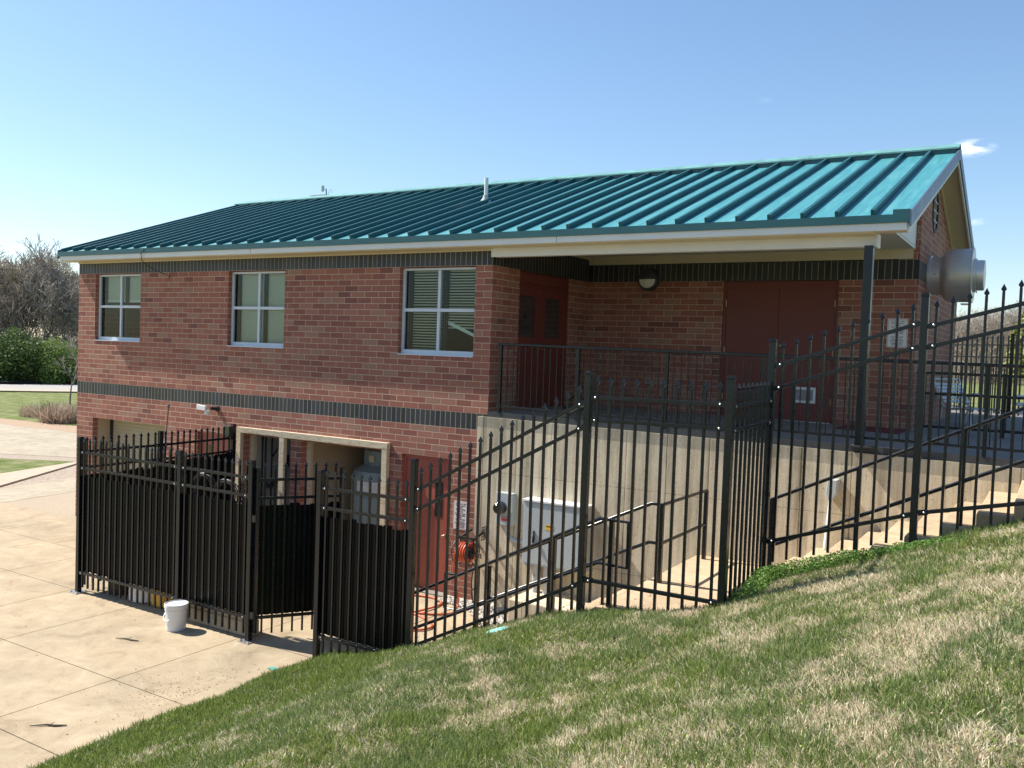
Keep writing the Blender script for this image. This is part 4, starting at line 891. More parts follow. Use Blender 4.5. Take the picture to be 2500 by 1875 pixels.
# meter, cabinet, conduits
mt_ = thing('electric_meter', 'pale grey electric meter box with round glass meter on the concrete wall', 'meter', (.45, -.08, 1.6))
MB().box(.30, -.14, 1.33, .60, -.013, 1.83).build('box', M['galv'], mt_, bevel=.008)
MB().lathe([(.10, 0), (.10, .03), (.085, .035), (.08, .12), (.06, .14), (.01, .145)], (.40, -.14, 1.60), (0, -1, 0), 28).build('meter_glass', M['glassmeter'], mt_, True)
MB().box(.40, -.143, 1.40, .52, -.141, 1.47).build('warning_label', M['signred'], mt_)
text('WARNING', .022, (.405, -.1438, 1.445), M['white'], mt_, bold=.0004)
MB().tube([(.44, -.05, 1.33), (.45, -.05, 1.22), (.50, -.05, 1.14), (.60, -.05, 1.10), (.86, -.05, 1.09)], .03, 12).build('conduit', M['pvc'], mt_, True)
cb = thing('electrical_cabinet', 'large grey steel electrical cabinet hung on the stained concrete wall', 'cabinet', (1.4, -.2, 1.35))
MB().box(.895, -.30, .84, 1.90, -.013, 1.79).build('case', M['galv'], cb, bevel=.006)
MB().box(.875, -.32, 1.79, 1.92, -.013, 1.815).build('lid', M['white'], cb)
MB().box(.92, -.306, .87, 1.875, -.301, 1.77).build('door', M['galv'], cb)
MB().box(1.08, -.325, 1.20, 1.10, -.307, 1.36).tube([(1.09, -.33, 1.28), (1.09, -.34, 1.2), (1.12, -.34, 1.16)], .012, 8).build('handle', M['rubber'], cb)
MB().box(1.28, -.309, 1.40, 1.42, -.3065, 1.48).build('warning_label', M['yellow'], cb)
text('DANGER', .026, (1.29, -.3098, 1.447), M['rubber'], cb, bold=.0004)
for x in (1.08, 1.26): MB().tube([(x, -.18, .42), (x, -.18, .84)], .055, 20).lathe([(.062, 0), (.062, .07)], (x, -.18, .60), (0, 0, 1), 20).build('conduit', M['pvc'], cb, True)
wd = thing('drain_pipe', 'slim white drain pipe leaning down the concrete wall behind the upper stairs', 'pipe', (5.25, -.1, 2.1))
MB().tube([(5.20, -.10, 1.66), (5.215, -.10, 1.9), (5.245, -.10, 2.36)], .028, 12).build('pipe', M['white'], wd, True)
MB().prism([(5.225, 2.30), (5.275, 2.30), (5.33, 2.40), (5.33, 2.56), (5.22, 2.56), (5.20, 2.40)], 'y', -.24, -.013).build('hood', M['galv'], wd, bevel=.008)
# rust stains are part of the place: two steel ties let into the wall
tag(MB().box(1.54, -.020, 2.45, 1.565, -.013, 2.86).box(1.565, -.0195, 2.35, 1.58, -.013, 2.6).build('rusty_tie', plain('rust', (.20, .08, .03), .9, 0, .3, 20)), 'narrow rusty steel tie set in the concrete wall under the porch', 'steel tie')
# hose reel
hr = thing('hose_reel', 'black wall-mounted hose reel wound with orange hose beside the lower door', 'hose reel', (-.1, -.3, .85))
def ring(x, rad, rr, y=-.30, z=.86, n=28): return [(x, y + rad * math.cos(2 * math.pi * k / n), z + rad * math.sin(2 * math.pi * k / n)) for k in range(n + 1)]
for x in (-.25, .0):
    m = MB().tube(ring(x, .20, 0), .009, 6, False)
    for a in range(0, 360, 60): m.tube([(x, -.30, .86), (x, -.30 + .2 * math.cos(R(a)), .86 + .2 * math.sin(R(a)))], .006, 5)
    m.build('wheel', M['rubber'], hr, True)
MB().tube([(-.25, -.30, .86), (.0, -.30, .86)], .07, 14).tube([(.0, -.30, .86), (.16, -.30, .86), (.16, -.30, .80)], .012, 8).build('axle', M['rubber'], hr, True)
pts = []
for k in range(0, 240): t = 2 * math.pi * k / 24; pts.append((-.235 + .22 * (k / 240 * 2 % 1 if (k // 120) % 2 == 0 else 1 - k / 240 * 2 % 1), -.30 + (.115 + .03 * (k // 120)) * math.cos(t), .86 + (.115 + .03 * (k // 120)) * math.sin(t)))
MB().tube(pts, .016, 6).build('hose_coil', M['hose'], hr, True)
MB().bar((-.22, -.013, 1.16), (-.22, -.30, 1.08), .03, .04).bar((.02, -.013, 1.16), (.02, -.30, 1.08), .03, .04).bar((-.26, -.30, 1.08), (.06, -.30, 1.08), .03, .03).bar((-.22, -.30, 1.08), (-.22, -.30, .86), .02, .02).bar((.02, -.30, 1.08), (.02, -.30, .86), .02, .02).build('bracket', M['rubber'], hr)
gr = MB()
for k in range(4): gr.tube([(.08, -.05 - .04 * k, 1.05), (.08, -.05 - .04 * k, 1.25)], .006, 5)
for k in range(5): gr.tube([(.08, -.03, 1.05 + .05 * k), (.08, -.19, 1.05 + .05 * k)], .006, 5)
gr.build('guide_rack', M['rubber'], hr)
def spline(P_, n=8):
    out = []; P2 = [Vector(p_) for p_ in P_]
    for i in range(len(P2) - 1):
        a = P2[max(i - 1, 0)]; b_ = P2[i]; c_ = P2[i + 1]; d_ = P2[min(i + 2, len(P2) - 1)]
        for k in range(n):
            t = k / n; out.append(.5 * ((2 * b_) + (c_ - a) * t + (2 * a - 5 * b_ + 4 * c_ - d_) * t * t + (3 * b_ - a - 3 * c_ + d_) * t ** 3))
    out.append(P2[-1]); return out
tag(MB().tube(spline([(-.24, -.44, .84), (-.23, -.46, .5), (-.17, -.42, .25), (-.16, -.42, .05), (-.09, -.58, .018), (-.05, -.78, .018), (-.29, -1.0, .018), (-.75, -1.1, .018), (-1.25, -.95, .018), (-1.5, -.6, .018), (-1.1, -.34, .018), (-.72, -.27, .018), (-.46, -.44, .018), (-.44, -.86, .03), (-.62, -1.35, .02), (-.95, -1.7, .018), (-1.25, -1.45, .018), (-.9, -1.15, .045), (-.35, -1.15, .018), (.1, -1.42, .018), (.02, -1.72, .018), (-.5, -1.8, .018), (-1.1, -1.9, .018)]), .016, 7).build('garden_hose', M['hose'], smooth=True), 'orange hose trailing from the reel in loops across the pen floor', 'hose')
tag(MB().tube(spline([(.02, -.32, .72), (.1, -.30, .55), (.12, -.28, .35), (.0, -.25, .28), (-.04, -.22, .18), (.0, -.2, .02), (.03, -.24, .02)]), .010, 6).tube(spline([(-.04, -.2, .55), (-.06, -.2, .35), (-.02, -.2, .02)]), .010, 6).build('black_hose', M['rubber'], smooth=True), 'short black hose dangling below the reel on the corner of the wall', 'hose')
# tank inside the bay
tk = thing('water_tank', 'grey-green plastic water tank with stepped neck inside the utility bay', 'tank', (-3.22, 1.45, 0))
MB().lathe([(.60, 0), (.62, .05), (.62, 1.20), (.60, 1.22), (.62, 1.24), (.62, 1.55), (.58, 1.66), (.42, 1.74), (.40, 1.76)], (-3.22, 1.45, .01), (0, 0, 1), 48).build('body', M['tank'], tk, True)
MB().lathe([(.40, 0), (.40, .26), (.37, .29)], (-3.22, 1.45, 1.77), (0, 0, 1), 8).build('neck', M['tank'], tk)
MB().lathe([(.36, 0), (.36, .04), (.33, .06)], (-3.22, 1.45, 2.06), (0, 0, 1), 32).build('lid', M['rubber'], tk, True)
def curved_label(rad, a0, a1, z0, z1, nm, mt):
    m = MB(); k = 10
    for i in range(k + 1):
        a = R(a0 + (a1 - a0) * i / k); m.v += [(-3.22 + rad * math.cos(a), 1.45 + rad * math.sin(a), z0), (-3.22 + rad * math.cos(a), 1.45 + rad * math.sin(a), z1)]
    for i in range(k): m.f.append((2 * i, 2 * i + 2, 2 * i + 3, 2 * i + 1))
    return m.build(nm, mt, tk)
curved_label(.623, -105, -55, 1.28, 1.50, 'label', M['paper']); 
MB().box(-3.28, 1.045, 1.84, -3.16, 1.07, 1.96).build('sticker', M['cream'], tk)
# pen contents
dr_ = thing('drum', 'white plastic drum standing inside the pen behind the fence', 'drum', (-4.15, -3.02, 0))
MB().lathe([(.25, 0), (.28, .02), (.28, .30), (.27, .32), (.28, .34), (.28, .85), (.24, .90)], (-4.15, -3.0, .005), (0, 0, 1), 40).build('body', M['white'], dr_, True)
MB().lathe([(.20, .90), (.20, .92)], (-4.15, -3.0, .005), (0, 0, 1), 32).build('lid', M['rubber'], dr_, True)
bn = thing('trash_bin', 'black plastic bin inside the pen near the corner post', 'bin', (-4.78, -3.02, 0))
MB().lathe([(.20, 0), (.24, .55), (.26, .57)], (-4.78, -3.0, .005), (0, 0, 1), 32).build('body', M['rubber'], bn, True)
MB().lathe([(.265, .575), (.265, .60), (.1, .66)], (-4.78, -3.0, .005), (0, 0, 1), 32).build('lid', M['rubber'], bn, True)
jg = thing('yellow_jug', 'yellow plastic jug inside the pen beside the white drum', 'jug', (-3.70, -3.05, 0))
MB().box(-3.83, -3.20, .005, -3.57, -3.0, .34).build('body', M['yellow'], jg, bevel=.03)
MB().tube([(-3.78, -3.1, .34), (-3.76, -3.1, .42), (-3.66, -3.1, .42), (-3.64, -3.1, .34)], .015, 8).lathe([(.03, .33), (.03, .39)], (-3.60, -3.1, 0), (0, 0, 1), 12).build('handle', M['yellow'], jg, True)
bp_ = thing('block_stack', 'pale concrete blocks stacked inside the pen along the fence foot', 'block stack', (-2.2, -3.2, 0))
for i in range(3):
    for j in range(3): MB().box(-2.78 + i * .405, -3.33, .004 + j * .205, -2.385 + i * .405, -3.14, .204 + j * .205).build('block', M['padpale'], bp_, bevel=.008)
def coil(cx_, cy_, cz_, rad, turns, label, tilt=0):
    pts = []
    for k in range(turns * 24 + 1):
        t = 2 * math.pi * k / 24; rr = rad * (1 + .07 * math.sin(k * .37)); pts.append((cx_ + rr * math.cos(t), cy_ + .012 * math.sin(t * 3) + .0012 * k, cz_ - rad + rr * math.sin(t)))
    return tag(MB().tube(pts, .009, 5).build('cable_coil', M['rubber'], smooth=True), label, 'cable coil', 'cable coils on the pen fence')
coil(-2.62, -3.33, 2.12, .22, 4, 'coil of black cable hung on the pen fence right of its middle post')
coil(-2.15, -3.33, 2.08, .25, 5, 'largest coil of black cable hung midway along the right pen panel')
coil(-1.70, -3.33, 2.14, .17, 4, 'small coil of black cable hung on the pen fence by the gate')
ep = thing('extension_pole', 'thin telescopic pole with white and black joints leaning in the pen', 'pole', (-6.3, -1.3, 0))
p0, p1 = Vector((-6.20, -1.35, .02)), Vector((-6.90, -.60, 2.75)); L_ = lambda t: p0.lerp(p1, t)
MB().tube([L_(0), L_(.64)], .020, 8).build('lower_tube', M['wood'], ep, True); MB().tube([L_(.64), L_(.72)], .030, 10).build('grip', M['rubber'], ep, True); MB().tube([L_(.72), L_(.79)], .026, 10).build('collar', M['white'], ep, True)
MB().tube([L_(.79), L_(.985)], .011, 8).build('upper_tube', M['stick'], ep, True); MB().lathe([(.02, 0), (.032, .02), (.032, .05), (.02, .06)], L_(.98), p1 - p0, 12).build('tip', M['slab'], ep, True)
# bucket
bk = thing('bucket', 'white plastic bucket with lid and wire handle on the concrete outside the pen', 'bucket', (-2.64, -3.68, 0))
bc = (-2.63, -3.675, .002)
MB().lathe([(.125, 0), (.13, .005), (.143, .27), (.150, .275), (.150, .29), (.144, .295), (.146, .325), (.152, .33), (.152, .335)], bc, (0, 0, 1), 40).build('body', M['white'], bk, True)
MB().lathe([(.160, .318), (.162, .345), (.158, .365), (.150, .368), (.146, .352), (.02, .352)], bc, (0, 0, 1), 40).build('lid', M['white'], bk, True)
hp = []
for k in range(15): a = R(-60 + 180 * k / 14); hp.append((bc[0] - .155 * math.cos(R(180 * k / 14)) * .8 - .03, bc[1] - .155 * math.sin(R(180 * k / 14)) - .0, bc[2] + .285 - .14 * math.sin(R(180 * k / 14))))
MB().tube(hp, .006, 6).build('handle', M['white'], bk, True)
# mats, chaise chairs, pole stand on the porch
tag(MB().box(4.72, 2.42, 2.997, 5.64, 3.28, 3.012).build('door_mat', M['mat']), 'dark red slatted rubber mat on the porch floor by the column', 'mat')
us = thing('umbrella_stand', 'black umbrella stand with cross feet by the porch side door', 'stand', (.55, 1.9, 3.04))
MB().tube([(.55, 1.9, 3.06), (.55, 1.9, 3.75)], .02, 10).build('tube', M['rubber'], us, True)
MB().bar((.33, 1.9, 3.06), (.77, 1.9, 3.06), .04, .03).bar((.55, 1.68, 3.06), (.55, 2.12, 3.06), .04, .03).tube([(.43, 1.9, 3.2), (.55, 1.9, 3.3), (.67, 1.9, 3.2)], .014, 8).build('foot', M['rubber'], us)
def strapseat(name, label, cat, back, seat_end, arms, group=None):
    t = thing(name, label, cat, (0, 0, 0), group)
    for y in (-.28, .28):
        MB().tube(spline([*back, (0, 0, 0), (seat_end, 0, .02), (seat_end + .05, 0, -.02)]), .02, 8).build('side_rail', M['chair'], t, True).location = (0, y, .30)
        if arms: MB().tube(spline([(-.24, y, .36), (-.18, y, .52), (0, y, .56), (.2, y, .53), (.27, y, .30), (.30, y, .02)]), .018, 8).build('arm', M['chair'], t, True)
        MB().tube([(seat_end, y, .30), (seat_end + .04, y, .02)], .018, 8).build('leg', M['chair'], t, True); MB().tube([(-.16, y, .30), (-.24, y, .02)], .018, 8).build('leg', M['chair'], t, True)
    bx_, bz_ = back[0][0], back[0][2] + .30
    MB().tube([(bx_, -.28, bz_), (bx_, .28, bz_)], .02, 8).build('head_bar', M['chair'], t, True)
    st = MB(); n2 = 6 if arms else 1
    for k in range(n2): a = (k + 1.5) / (n2 + 1.5); x_ = bx_ * (1 - a) - .10 * a; z_ = bz_ * (1 - a) + .36 * a; st.bar((x_, -.28, z_), (x_, .28, z_), .05, .006, up=(.8, 0, .5))
    k = 0; x_ = -.08
    while x_ < seat_end: st.bar((x_, -.28, .31), (x_, .28, .31), .05, .006); x_ += .08
    st.build('straps', M['chair'], t); return t
ch = strapseat('pool_chair', 'white strapped pool armchair by the gable wall behind the deck railing', 'chair', [(-.42, 0, .50), (-.30, 0, .26), (-.18, 0, .06)], .46, True)
ch.location = (6.17, 5.85, 2.97); ch.rotation_euler = (0, 0, R(-42))
lg = strapseat('pool_lounger', 'top white lounger of the flat stack behind the deck railing', 'lounger', [(-.75, 0, .02), (-.5, 0, .01), (-.2, 0, 0)], 1.15, False, 'stacked white pool loungers')
lg.location = (7.75, 5.35, 3.23); lg.rotation_euler = (0, 0, R(4))
copy_tree(lg, (7.77, 5.37, 3.10), 'middle white lounger of the flat stack behind the deck railing', R(4)); copy_tree(lg, (7.74, 5.35, 2.97), 'bottom white lounger of the flat stack behind the deck railing', R(4))
# twigs on the pad
for i, (x, y, L__, a, lb) in enumerate(((-2.75, -4.35, .34, 20, 'straight dry twig lying on the pad in front of the bucket'), (-1.05, -6.45, .36, 40, 'crooked dry twig lying on the pad nearest the grass edge'), (-3.1, -6.0, .2, 10, 'short dry twig lying on the pad at far left'))):
    dx, dy = L__ / 2 * math.cos(R(a)), L__ / 2 * math.sin(R(a))
    tag(MB().tube([(x - dx, y - dy, .012), (x - dx * .2, y - dy * .1 + .012, .014), (x + dx * .4, y + dy * .4 - .008, .012), (x + dx, y + dy, .010)], .009, 6, radii=[.004, .009, .011, .006]).tube([(x, y, .014), (x + .02, y + .06, .03)], .003, 4).build('twig', M['stick'], smooth=True), lb, 'twig', 'twigs on the pad')
# irrigation covers in the grass
tag(MB().lathe([(.12, 0), (.12, .02), (.10, .03)], (2.75, -3.9, float(g(2.75)) + .015), (-.35, 0, 1), 24).build('valve_cover', plain('turquoise_plastic', (.20, .48, .45), .6), smooth=True), 'round turquoise valve cover in the grass beside the fence', 'valve cover')
tag(MB().box(-.52, -3.98, .004, -.40, -3.90, .008).build('flat_scrap', plain('green_scrap', (.08, .30, .24), .6)), 'flat green plastic scrap on the pad edge by the grass', 'scrap')
exec_parts = True
# ------------------------------------------------------------------ grass on the slope
def vnoise(x, y, s, seed):
    xi = x * s; yi = y * s; x0 = np.floor(xi).astype(int); y0 = np.floor(yi).astype(int); fx = xi - x0; fy = yi - y0
    fx = fx * fx * (3 - 2 * fx); fy = fy * fy * (3 - 2 * fy)
    def h(a, b): 
        v = np.sin(a * 127.1 + b * 311.7 + seed * 74.7) * 43758.5453; return v - np.floor(v)
    return (h(x0, y0) * (1 - fx) + h(x0 + 1, y0) * fx) * (1 - fy) + (h(x0, y0 + 1) * (1 - fx) + h(x0 + 1, y0 + 1) * fx) * fy
def fbm(x, y, s, seed): return .5 * vnoise(x, y, s, seed) + .28 * vnoise(x, y, s * 2.1, seed + 1) + .15 * vnoise(x, y, s * 4.3, seed + 2) + .07 * vnoise(x, y, s * 9, seed + 3)
def grass():
    n = 1350000
    # density falls with distance from the viewing point
    x = -.33 + rng.random(n) * 9.2; y = -12.5 + rng.random(n) * 10.6
    d = np.hypot(x - CAM.x, y - CAM.y)
    keep = (y < edge_y(x) + .03) & (d > 1.2) & (rng.random(n) < np.clip((6.5 / np.maximum(d, 1)) ** 1.1, .30, 1))
    ahead = (x - CAM.x) * f.x + (y - CAM.y) * f.y; keep &= ahead > 1.0
    x, y, d = x[keep], y[keep], d[keep]; n = len(x)
    z = g(x) + hummock(x, y)
    # straw patches: stronger on the upper right of the slope
    t = .34 * fbm(x, y, 1.1, 3) + .42 * fbm(x, y, 3.6, 9) + .24 * fbm(x, y, 11, 61) + .026 * (x - 4.0) - .012 * np.clip(-6.5 - y, 0, 3) * (x < 5) + .24 * (fbm(x, y, 16, 13) - .5)
    straw_p = np.clip((t - .455) * 4.4, .13, .80) * np.clip((x + .2) / 1.2, .25, 1)
    straw = rng.random(n) < straw_p
    tuft = fbm(x, y, 3.2, 21)
    L = np.where(straw, .030 + rng.random(n) * .05, (.028 + rng.random(n) ** 1.5 * .065) * (.4 + 1.4 * tuft)) * (1 - .2 * np.clip(straw_p, 0, 1))
    w = np.where(straw, .0022, .0019) * (1 + .11 * np.maximum(d - 3, 0)) * (.8 + .5 * rng.random(n))
    ang = rng.random(n) * 2 * np.pi; lean = np.where(straw, .5 + rng.random(n) * 1.0, .15 + rng.random(n) * .6) 
    dx = np.cos(ang) * lean * L; dy = np.sin(ang) * lean * L
    a2 = ang + np.pi / 2 + rng.normal(size=n) * .7; wx = np.cos(a2) * w; wy = np.sin(a2) * w
    zt = z + L * np.maximum(1 - .35 * lean, .25)
    V = np.empty((n, 5, 3), np.float32)
    V[:, 0] = np.stack([x - wx, y - wy, z - .004], 1); V[:, 1] = np.stack([x + wx, y + wy, z - .004], 1)
    V[:, 2] = np.stack([x + wx * .8 + dx * .4, y + wy * .8 + dy * .4, z + (zt - z) * .6], 1); V[:, 3] = np.stack([x - wx * .8 + dx * .4, y - wy * .8 + dy * .4, z + (zt - z) * .6], 1)
    V[:, 4] = np.stack([x + dx, y + dy, zt], 1)
    i = (np.arange(n) * 5)[:, None]
    T = np.concatenate([i + np.array([[0, 1, 2]]), i + np.array([[0, 2, 3]]), i + np.array([[3, 2, 4]])], 1).reshape(-1, 3)
    gr_ = rng.random(n)[:, None]; hue = np.clip((fbm(x, y, 1.1, 40)[:, None] - .3) * 2, 0, 1)
    G1 = np.array([[.075, .125, .018]]); G2 = np.array([[.320, .390, .090]]); G3 = np.array([[.170, .230, .130]])
    gr_ = gr_ ** 1.3; green = G1 * (1 - gr_) + G2 * gr_; green = green * (1 - .45 * hue) + G3 * .45 * hue
    s1 = np.array([[.88, .79, .58]]); s2 = np.array([[.42, .33, .21]]); q = rng.random(n)[:, None]
    col = np.where(straw[:, None], s1 * q + s2 * (1 - q), green)
    return fastmesh('grass', V.reshape(-1, 3), T, np.repeat(col, 5, 0).astype(np.float32), M['blades'], tri=True)
go = grass(); go['kind'] = 'stuff'; tag(go, 'patchy green and straw-coloured grass blades on the slope', 'grass')
def leafmass(pos, size, cols, name, flat=.5):
    """small leaf quads at positions; cols (n,3)"""
    n = len(pos); A = rng.normal(size=(n, 3)); A[:, 2] *= flat; A /= np.linalg.norm(A, axis=1)[:, None]; B = np.cross(A, rng.normal(size=(n, 3))); B /= np.linalg.norm(B, axis=1)[:, None]
    s = np.asarray(size)[:, None] if np.ndim(size) else size
    V = np.stack([pos - A * s, pos - B * s * .55, pos + A * s, pos + B * s * .55], 1); F = (np.arange(n) * 4)[:, None] + np.array([[0, 1, 2, 3]])
    return V.reshape(-1, 3).astype(np.float32), F, np.repeat(cols, 4, 0).astype(np.float32)
def clover():
    n = 60000; x = rng.random(n) * 8.6; y = -10.5 + rng.random(n) * 8.4; pz = fbm(x, y, 2.2, 77); k = (pz > .57) & (y < edge_y(x) - .05); x, y = x[k], y[k]; n = len(x)
    pos = np.stack([x, y, g(x) + hummock(x, y) + .012 + .03 * rng.random(n)], 1); q = rng.random((n, 1)); cols = np.array([[.13, .22, .03]]) * (1 - q) + np.array([[.36, .46, .10]]) * q
    V, F, cc = leafmass(pos, .006 + rng.random(n) * .006, cols, 'clover', 2.0); o = fastmesh('clover', V, F, cc, M['leaves']); o['kind'] = 'stuff'; tag(o, 'small yellow-green clover leaves in patches through the slope grass', 'clover')
    m = 2600; x = rng.random(m) * 8.6; y = -10.5 + rng.random(m) * 8.3; pos = np.stack([x, y, g(x) + hummock(x, y) + .02 + .03 * rng.random(m)], 1); q = rng.random((m, 1)); cols = np.array([[.30, .19, .10]]) * (1 - q) + np.array([[.62, .48, .30]]) * q
    V, F, cc = leafmass(pos, .006 + .014 * rng.random(m) ** 3, cols, 'dead', 1.5); o = fastmesh('dead_leaves', V, F, cc, M['leaves']); o['kind'] = 'stuff'; tag(o, 'scattered brown leaf fragments lying in the slope grass', 'dead leaves')
clover()
def weeds():
    n = 9000; x = 4.95 + rng.random(n) ** 1.3 * 2.0; y = -2.12 - rng.random(n) ** 1.6 * .38
    k2 = 2500; x2 = 5.0 + rng.random(k2) * .25; y2 = -3.4 + rng.random(k2) * 1.3
    x = np.r_[x, x2]; y = np.r_[y, y2]
    h = rng.random(len(x)) ** 1.5 * .16 * np.clip(1 - (x - 4.9) / 2.6, .25, 1) * (.5 + fbm(x, y, 4, 5))
    pos = np.stack([x, y, g(x) + .02 + h], 1); q = rng.random((len(x), 1)); cols = np.array([[.07, .17, .03]]) * (1 - q) + np.array([[.20, .32, .07]]) * q
    V, F, cc = leafmass(pos, .009 + rng.random(len(x)) * .008, cols, 'weeds', .4)
    o = fastmesh('weeds', V, F, cc, M['leaves']); o['kind'] = 'stuff'; tag(o, 'low leafy clover weeds along the fence foot at the top of the slope', 'weeds')
weeds()
def litter():
    n = 1300; c = rng.random(n); x = np.where(c < .55, -.55 - np.abs(rng.normal(size=n)) * .45, -10 + rng.random(n) * 9.7); y = np.where(c < .55, -5.0 + rng.normal(size=n) * .5, -11 + rng.random(n) * 7.4)
    k = (x < -.25); x, y = x[k], y[k]; n = len(x)
    pos = np.stack([x, y, np.full(n, .004)], 1); q = rng.random((n, 1)); cols = np.array([[.20, .14, .09]]) * (1 - q) + np.array([[.60, .50, .34]]) * q
    V, F, cc = leafmass(pos, .003 + rng.random(n) ** 3 * .014, cols, 'litter', .02); V[:, 2] = np.clip(V[:, 2], .002, .012)
    o = fastmesh('grass_clippings', V, F, cc, M['leaves']); o['kind'] = 'stuff'; tag(o, 'dry clippings and specks scattered over the concrete by the grass edge', 'clippings')
litter()
# ------------------------------------------------------------------ trees and bushes
def bare_tree_mesh(h, seed, spread=1.0, depth=6, nb=3, twig=.012, fine=1.0):
    rg = np.random.default_rng(seed); segs = []
    def grow(p_, d, L, r_, lev):
        q_ = p_; dd = d; nseg = 3 if lev < 4 else 2
        for k in range(nseg):
            dd = dd + rg.normal(size=3) * .12; dd[2] += .05; dd = dd / np.linalg.norm(dd); n2 = q_ + dd * L / nseg
            r1 = max(twig, r_ * (1 - .22 * (k + 1) / nseg)); segs.append((q_, n2, max(twig, r_), r1, lev)); 
            if lev >= 1 and lev < depth and rg.random() < .8:
                s = rg.normal(size=3); s -= dd * s.dot(dd) if hasattr(s, 'dot') else 0; s /= np.linalg.norm(s)
                grow(n2, (dd * .7 + s * .75 * spread), L * (.45 + .2 * rg.random()), r1 * .5, lev + 1 + (rg.random() < .4))
            q_ = n2; r_ = r1
        if lev < depth:
            for k in range(nb if lev < 4 else 2):
                s = rg.normal(size=3); s[2] = abs(s[2]) * .3; s /= np.linalg.norm(s)
                grow(q_, dd * .85 + s * (.55 + .25 * rg.random()) * spread, L * (.62 + .2 * rg.random()), r_ * .62, lev + 1)
    grow(np.zeros(3), np.array([0, 0, 1.0]), h * .27, h * .013, 0)
    P0 = np.array([s[0] for s in segs]); P1 = np.array([s[1] for s in segs]); R0 = np.array([s[2] for s in segs])[:, None]; R1 = np.array([s[3] for s in segs])[:, None]; lev = np.array([s[4] for s in segs])
    sc = h / P1[:, 2].max(); P0 *= sc; P1 *= sc
    def mesh(mask):
        p0, p1, r0, r1 = P0[mask], P1[mask], R0[mask], R1[mask]; d = p1 - p0; d /= np.linalg.norm(d, axis=1)[:, None]
        a = np.cross(d, np.array([.3, .5, .81])); a /= np.linalg.norm(a, axis=1)[:, None]; b = np.cross(d, a); n = len(p0); V = []
        for P_, r_ in ((p0, r0), (p1, r1)):
            for k in range(3): t = 2 * math.pi * k / 3; V.append(P_ + (a * math.cos(t) + b * math.sin(t)) * r_)
        V = np.stack(V, 1).reshape(-1, 3); i = (np.arange(n) * 6)[:, None]
        return V, np.concatenate([i + np.array([[0, 1, 4, 3]]), i + np.array([[1, 2, 5, 4]]), i + np.array([[2, 0, 3, 5]])], 1).reshape(-1, 4)
    return mesh(lev <= 1), mesh(lev > 1), P1[lev >= depth - 1]
TREE = []
M['twigs'] = plain('twigs', (.36, .315, .27), .9, 0, .3, 3)
def make_bare(h, seed, label, group, budcol=None, **kw):
    (tv, tf), (cv, cf), tips = bare_tree_mesh(h, seed, **kw)
    t = thing('bare_tree', label, 'tree', (0, 0, 0), group)
    fastmesh('trunk', tv, tf, None, M['bark'], t); fastmesh('crown', cv, cf, None, M['twigs'], t)
    if budcol is not None:
        k = rng.random(len(tips)) < .5; q = tips[k] + rng.normal(size=(k.sum(), 3)) * .12; cols = np.array([budcol]) * (.7 + .6 * rng.random((len(q), 1)))
        V, F, cc = leafmass(q, .05 + rng.random(len(q)) * .04, cols, 'buds'); fastmesh('buds', V, F, cc, M['leaves'], t)
    return t
GL = 'bare trees beyond the road'
pa = make_bare(13, 11, 'leafless grey tree at far left, tallest of the tree line beyond the road', GL, depth=6, twig=.022)
pb = make_bare(12, 12, 'bare tree with faint yellow buds beyond the road behind the dark bushes', GL, (.38, .33, .10), depth=6, twig=.022)
pc = make_bare(11, 13, 'upright bare tree beyond the road near the building corner', GL, depth=6, twig=.022)
def polar(px, dist):
    v = pxdir(px, 900); d = Vector((v.x, v.y, 0)).normalized(); return (CAM.x + d.x * dist, CAM.y + d.y * dist, -.1)
pa.location = polar(20, 92); pb.location = polar(95, 96); pc.location = polar(160, 93)
LB = ['leafless tree in the far row of the wood at left', 'slender bare tree in the back of the wood at left', 'bare tree filling the gap in the wood at left']
k = 0
for i in range(30):
    px = -330 + i * 21 + rng.random() * 18; dist = 94 + (i % 5) * 6 + rng.random() * 4; src = (pa, pb, pc)[i % 3]; s_ = .80 + .22 * rng.random() + (.08 if px < 60 else 0)
    c_ = copy_tree(src, polar(px, dist), 'leafless tree standing among many in the wood beyond the road', rng.random() * 6.28, (s_, s_, s_))
# understory brush that closes the wood
def brush_mass():
    n = 30000; px = -420 + rng.random(n) * 800; dist = 90 + rng.random(n) * 26; h = rng.random(n) ** 1.15 * (7.0 + 1.4 * np.sin(px * .03) + .8 * np.sin(px * .11))
    v = np.array([pxdir(a, 900) for a in (-420, 380)]); a0 = math.atan2(v[0][0], v[0][1]); a1 = math.atan2(v[1][0], v[1][1]); a = a0 + (a1 - a0) * (px + 420) / 800
    x = CAM.x + np.sin(a) * dist; y = CAM.y + np.cos(a) * dist
    p0 = np.stack([x, y, h], 1); d = rng.normal(size=(n, 3)) * np.array([.5, .5, .9]); d[:, 2] = np.abs(d[:, 2]) + .15; p1 = p0 + d * (.35 + .5 * rng.random((n, 1)))
    dd = p1 - p0; dd /= np.linalg.norm(dd, axis=1)[:, None]; s = np.cross(dd, rng.normal(size=(n, 3))); s /= np.linalg.norm(s, axis=1)[:, None]; s *= (.012 + .02 * rng.random((n, 1)))
    V = np.stack([p0 - s, p0 + s, p1 + s * .5, p1 - s * .5], 1).reshape(-1, 3); q = rng.random((n, 1)); col = np.array([[.12, .105, .09]]) * (1 - q) + np.array([[.42, .365, .31]]) * q
    o = fastmesh('undergrowth', V, (np.arange(n) * 4)[:, None] + np.array([[0, 1, 2, 3]]), np.repeat(col, 4, 0), M['leaves']); o['kind'] = 'stuff'; tag(o, 'tangled grey brush filling the wood beyond the road', 'undergrowth')
brush_mass()
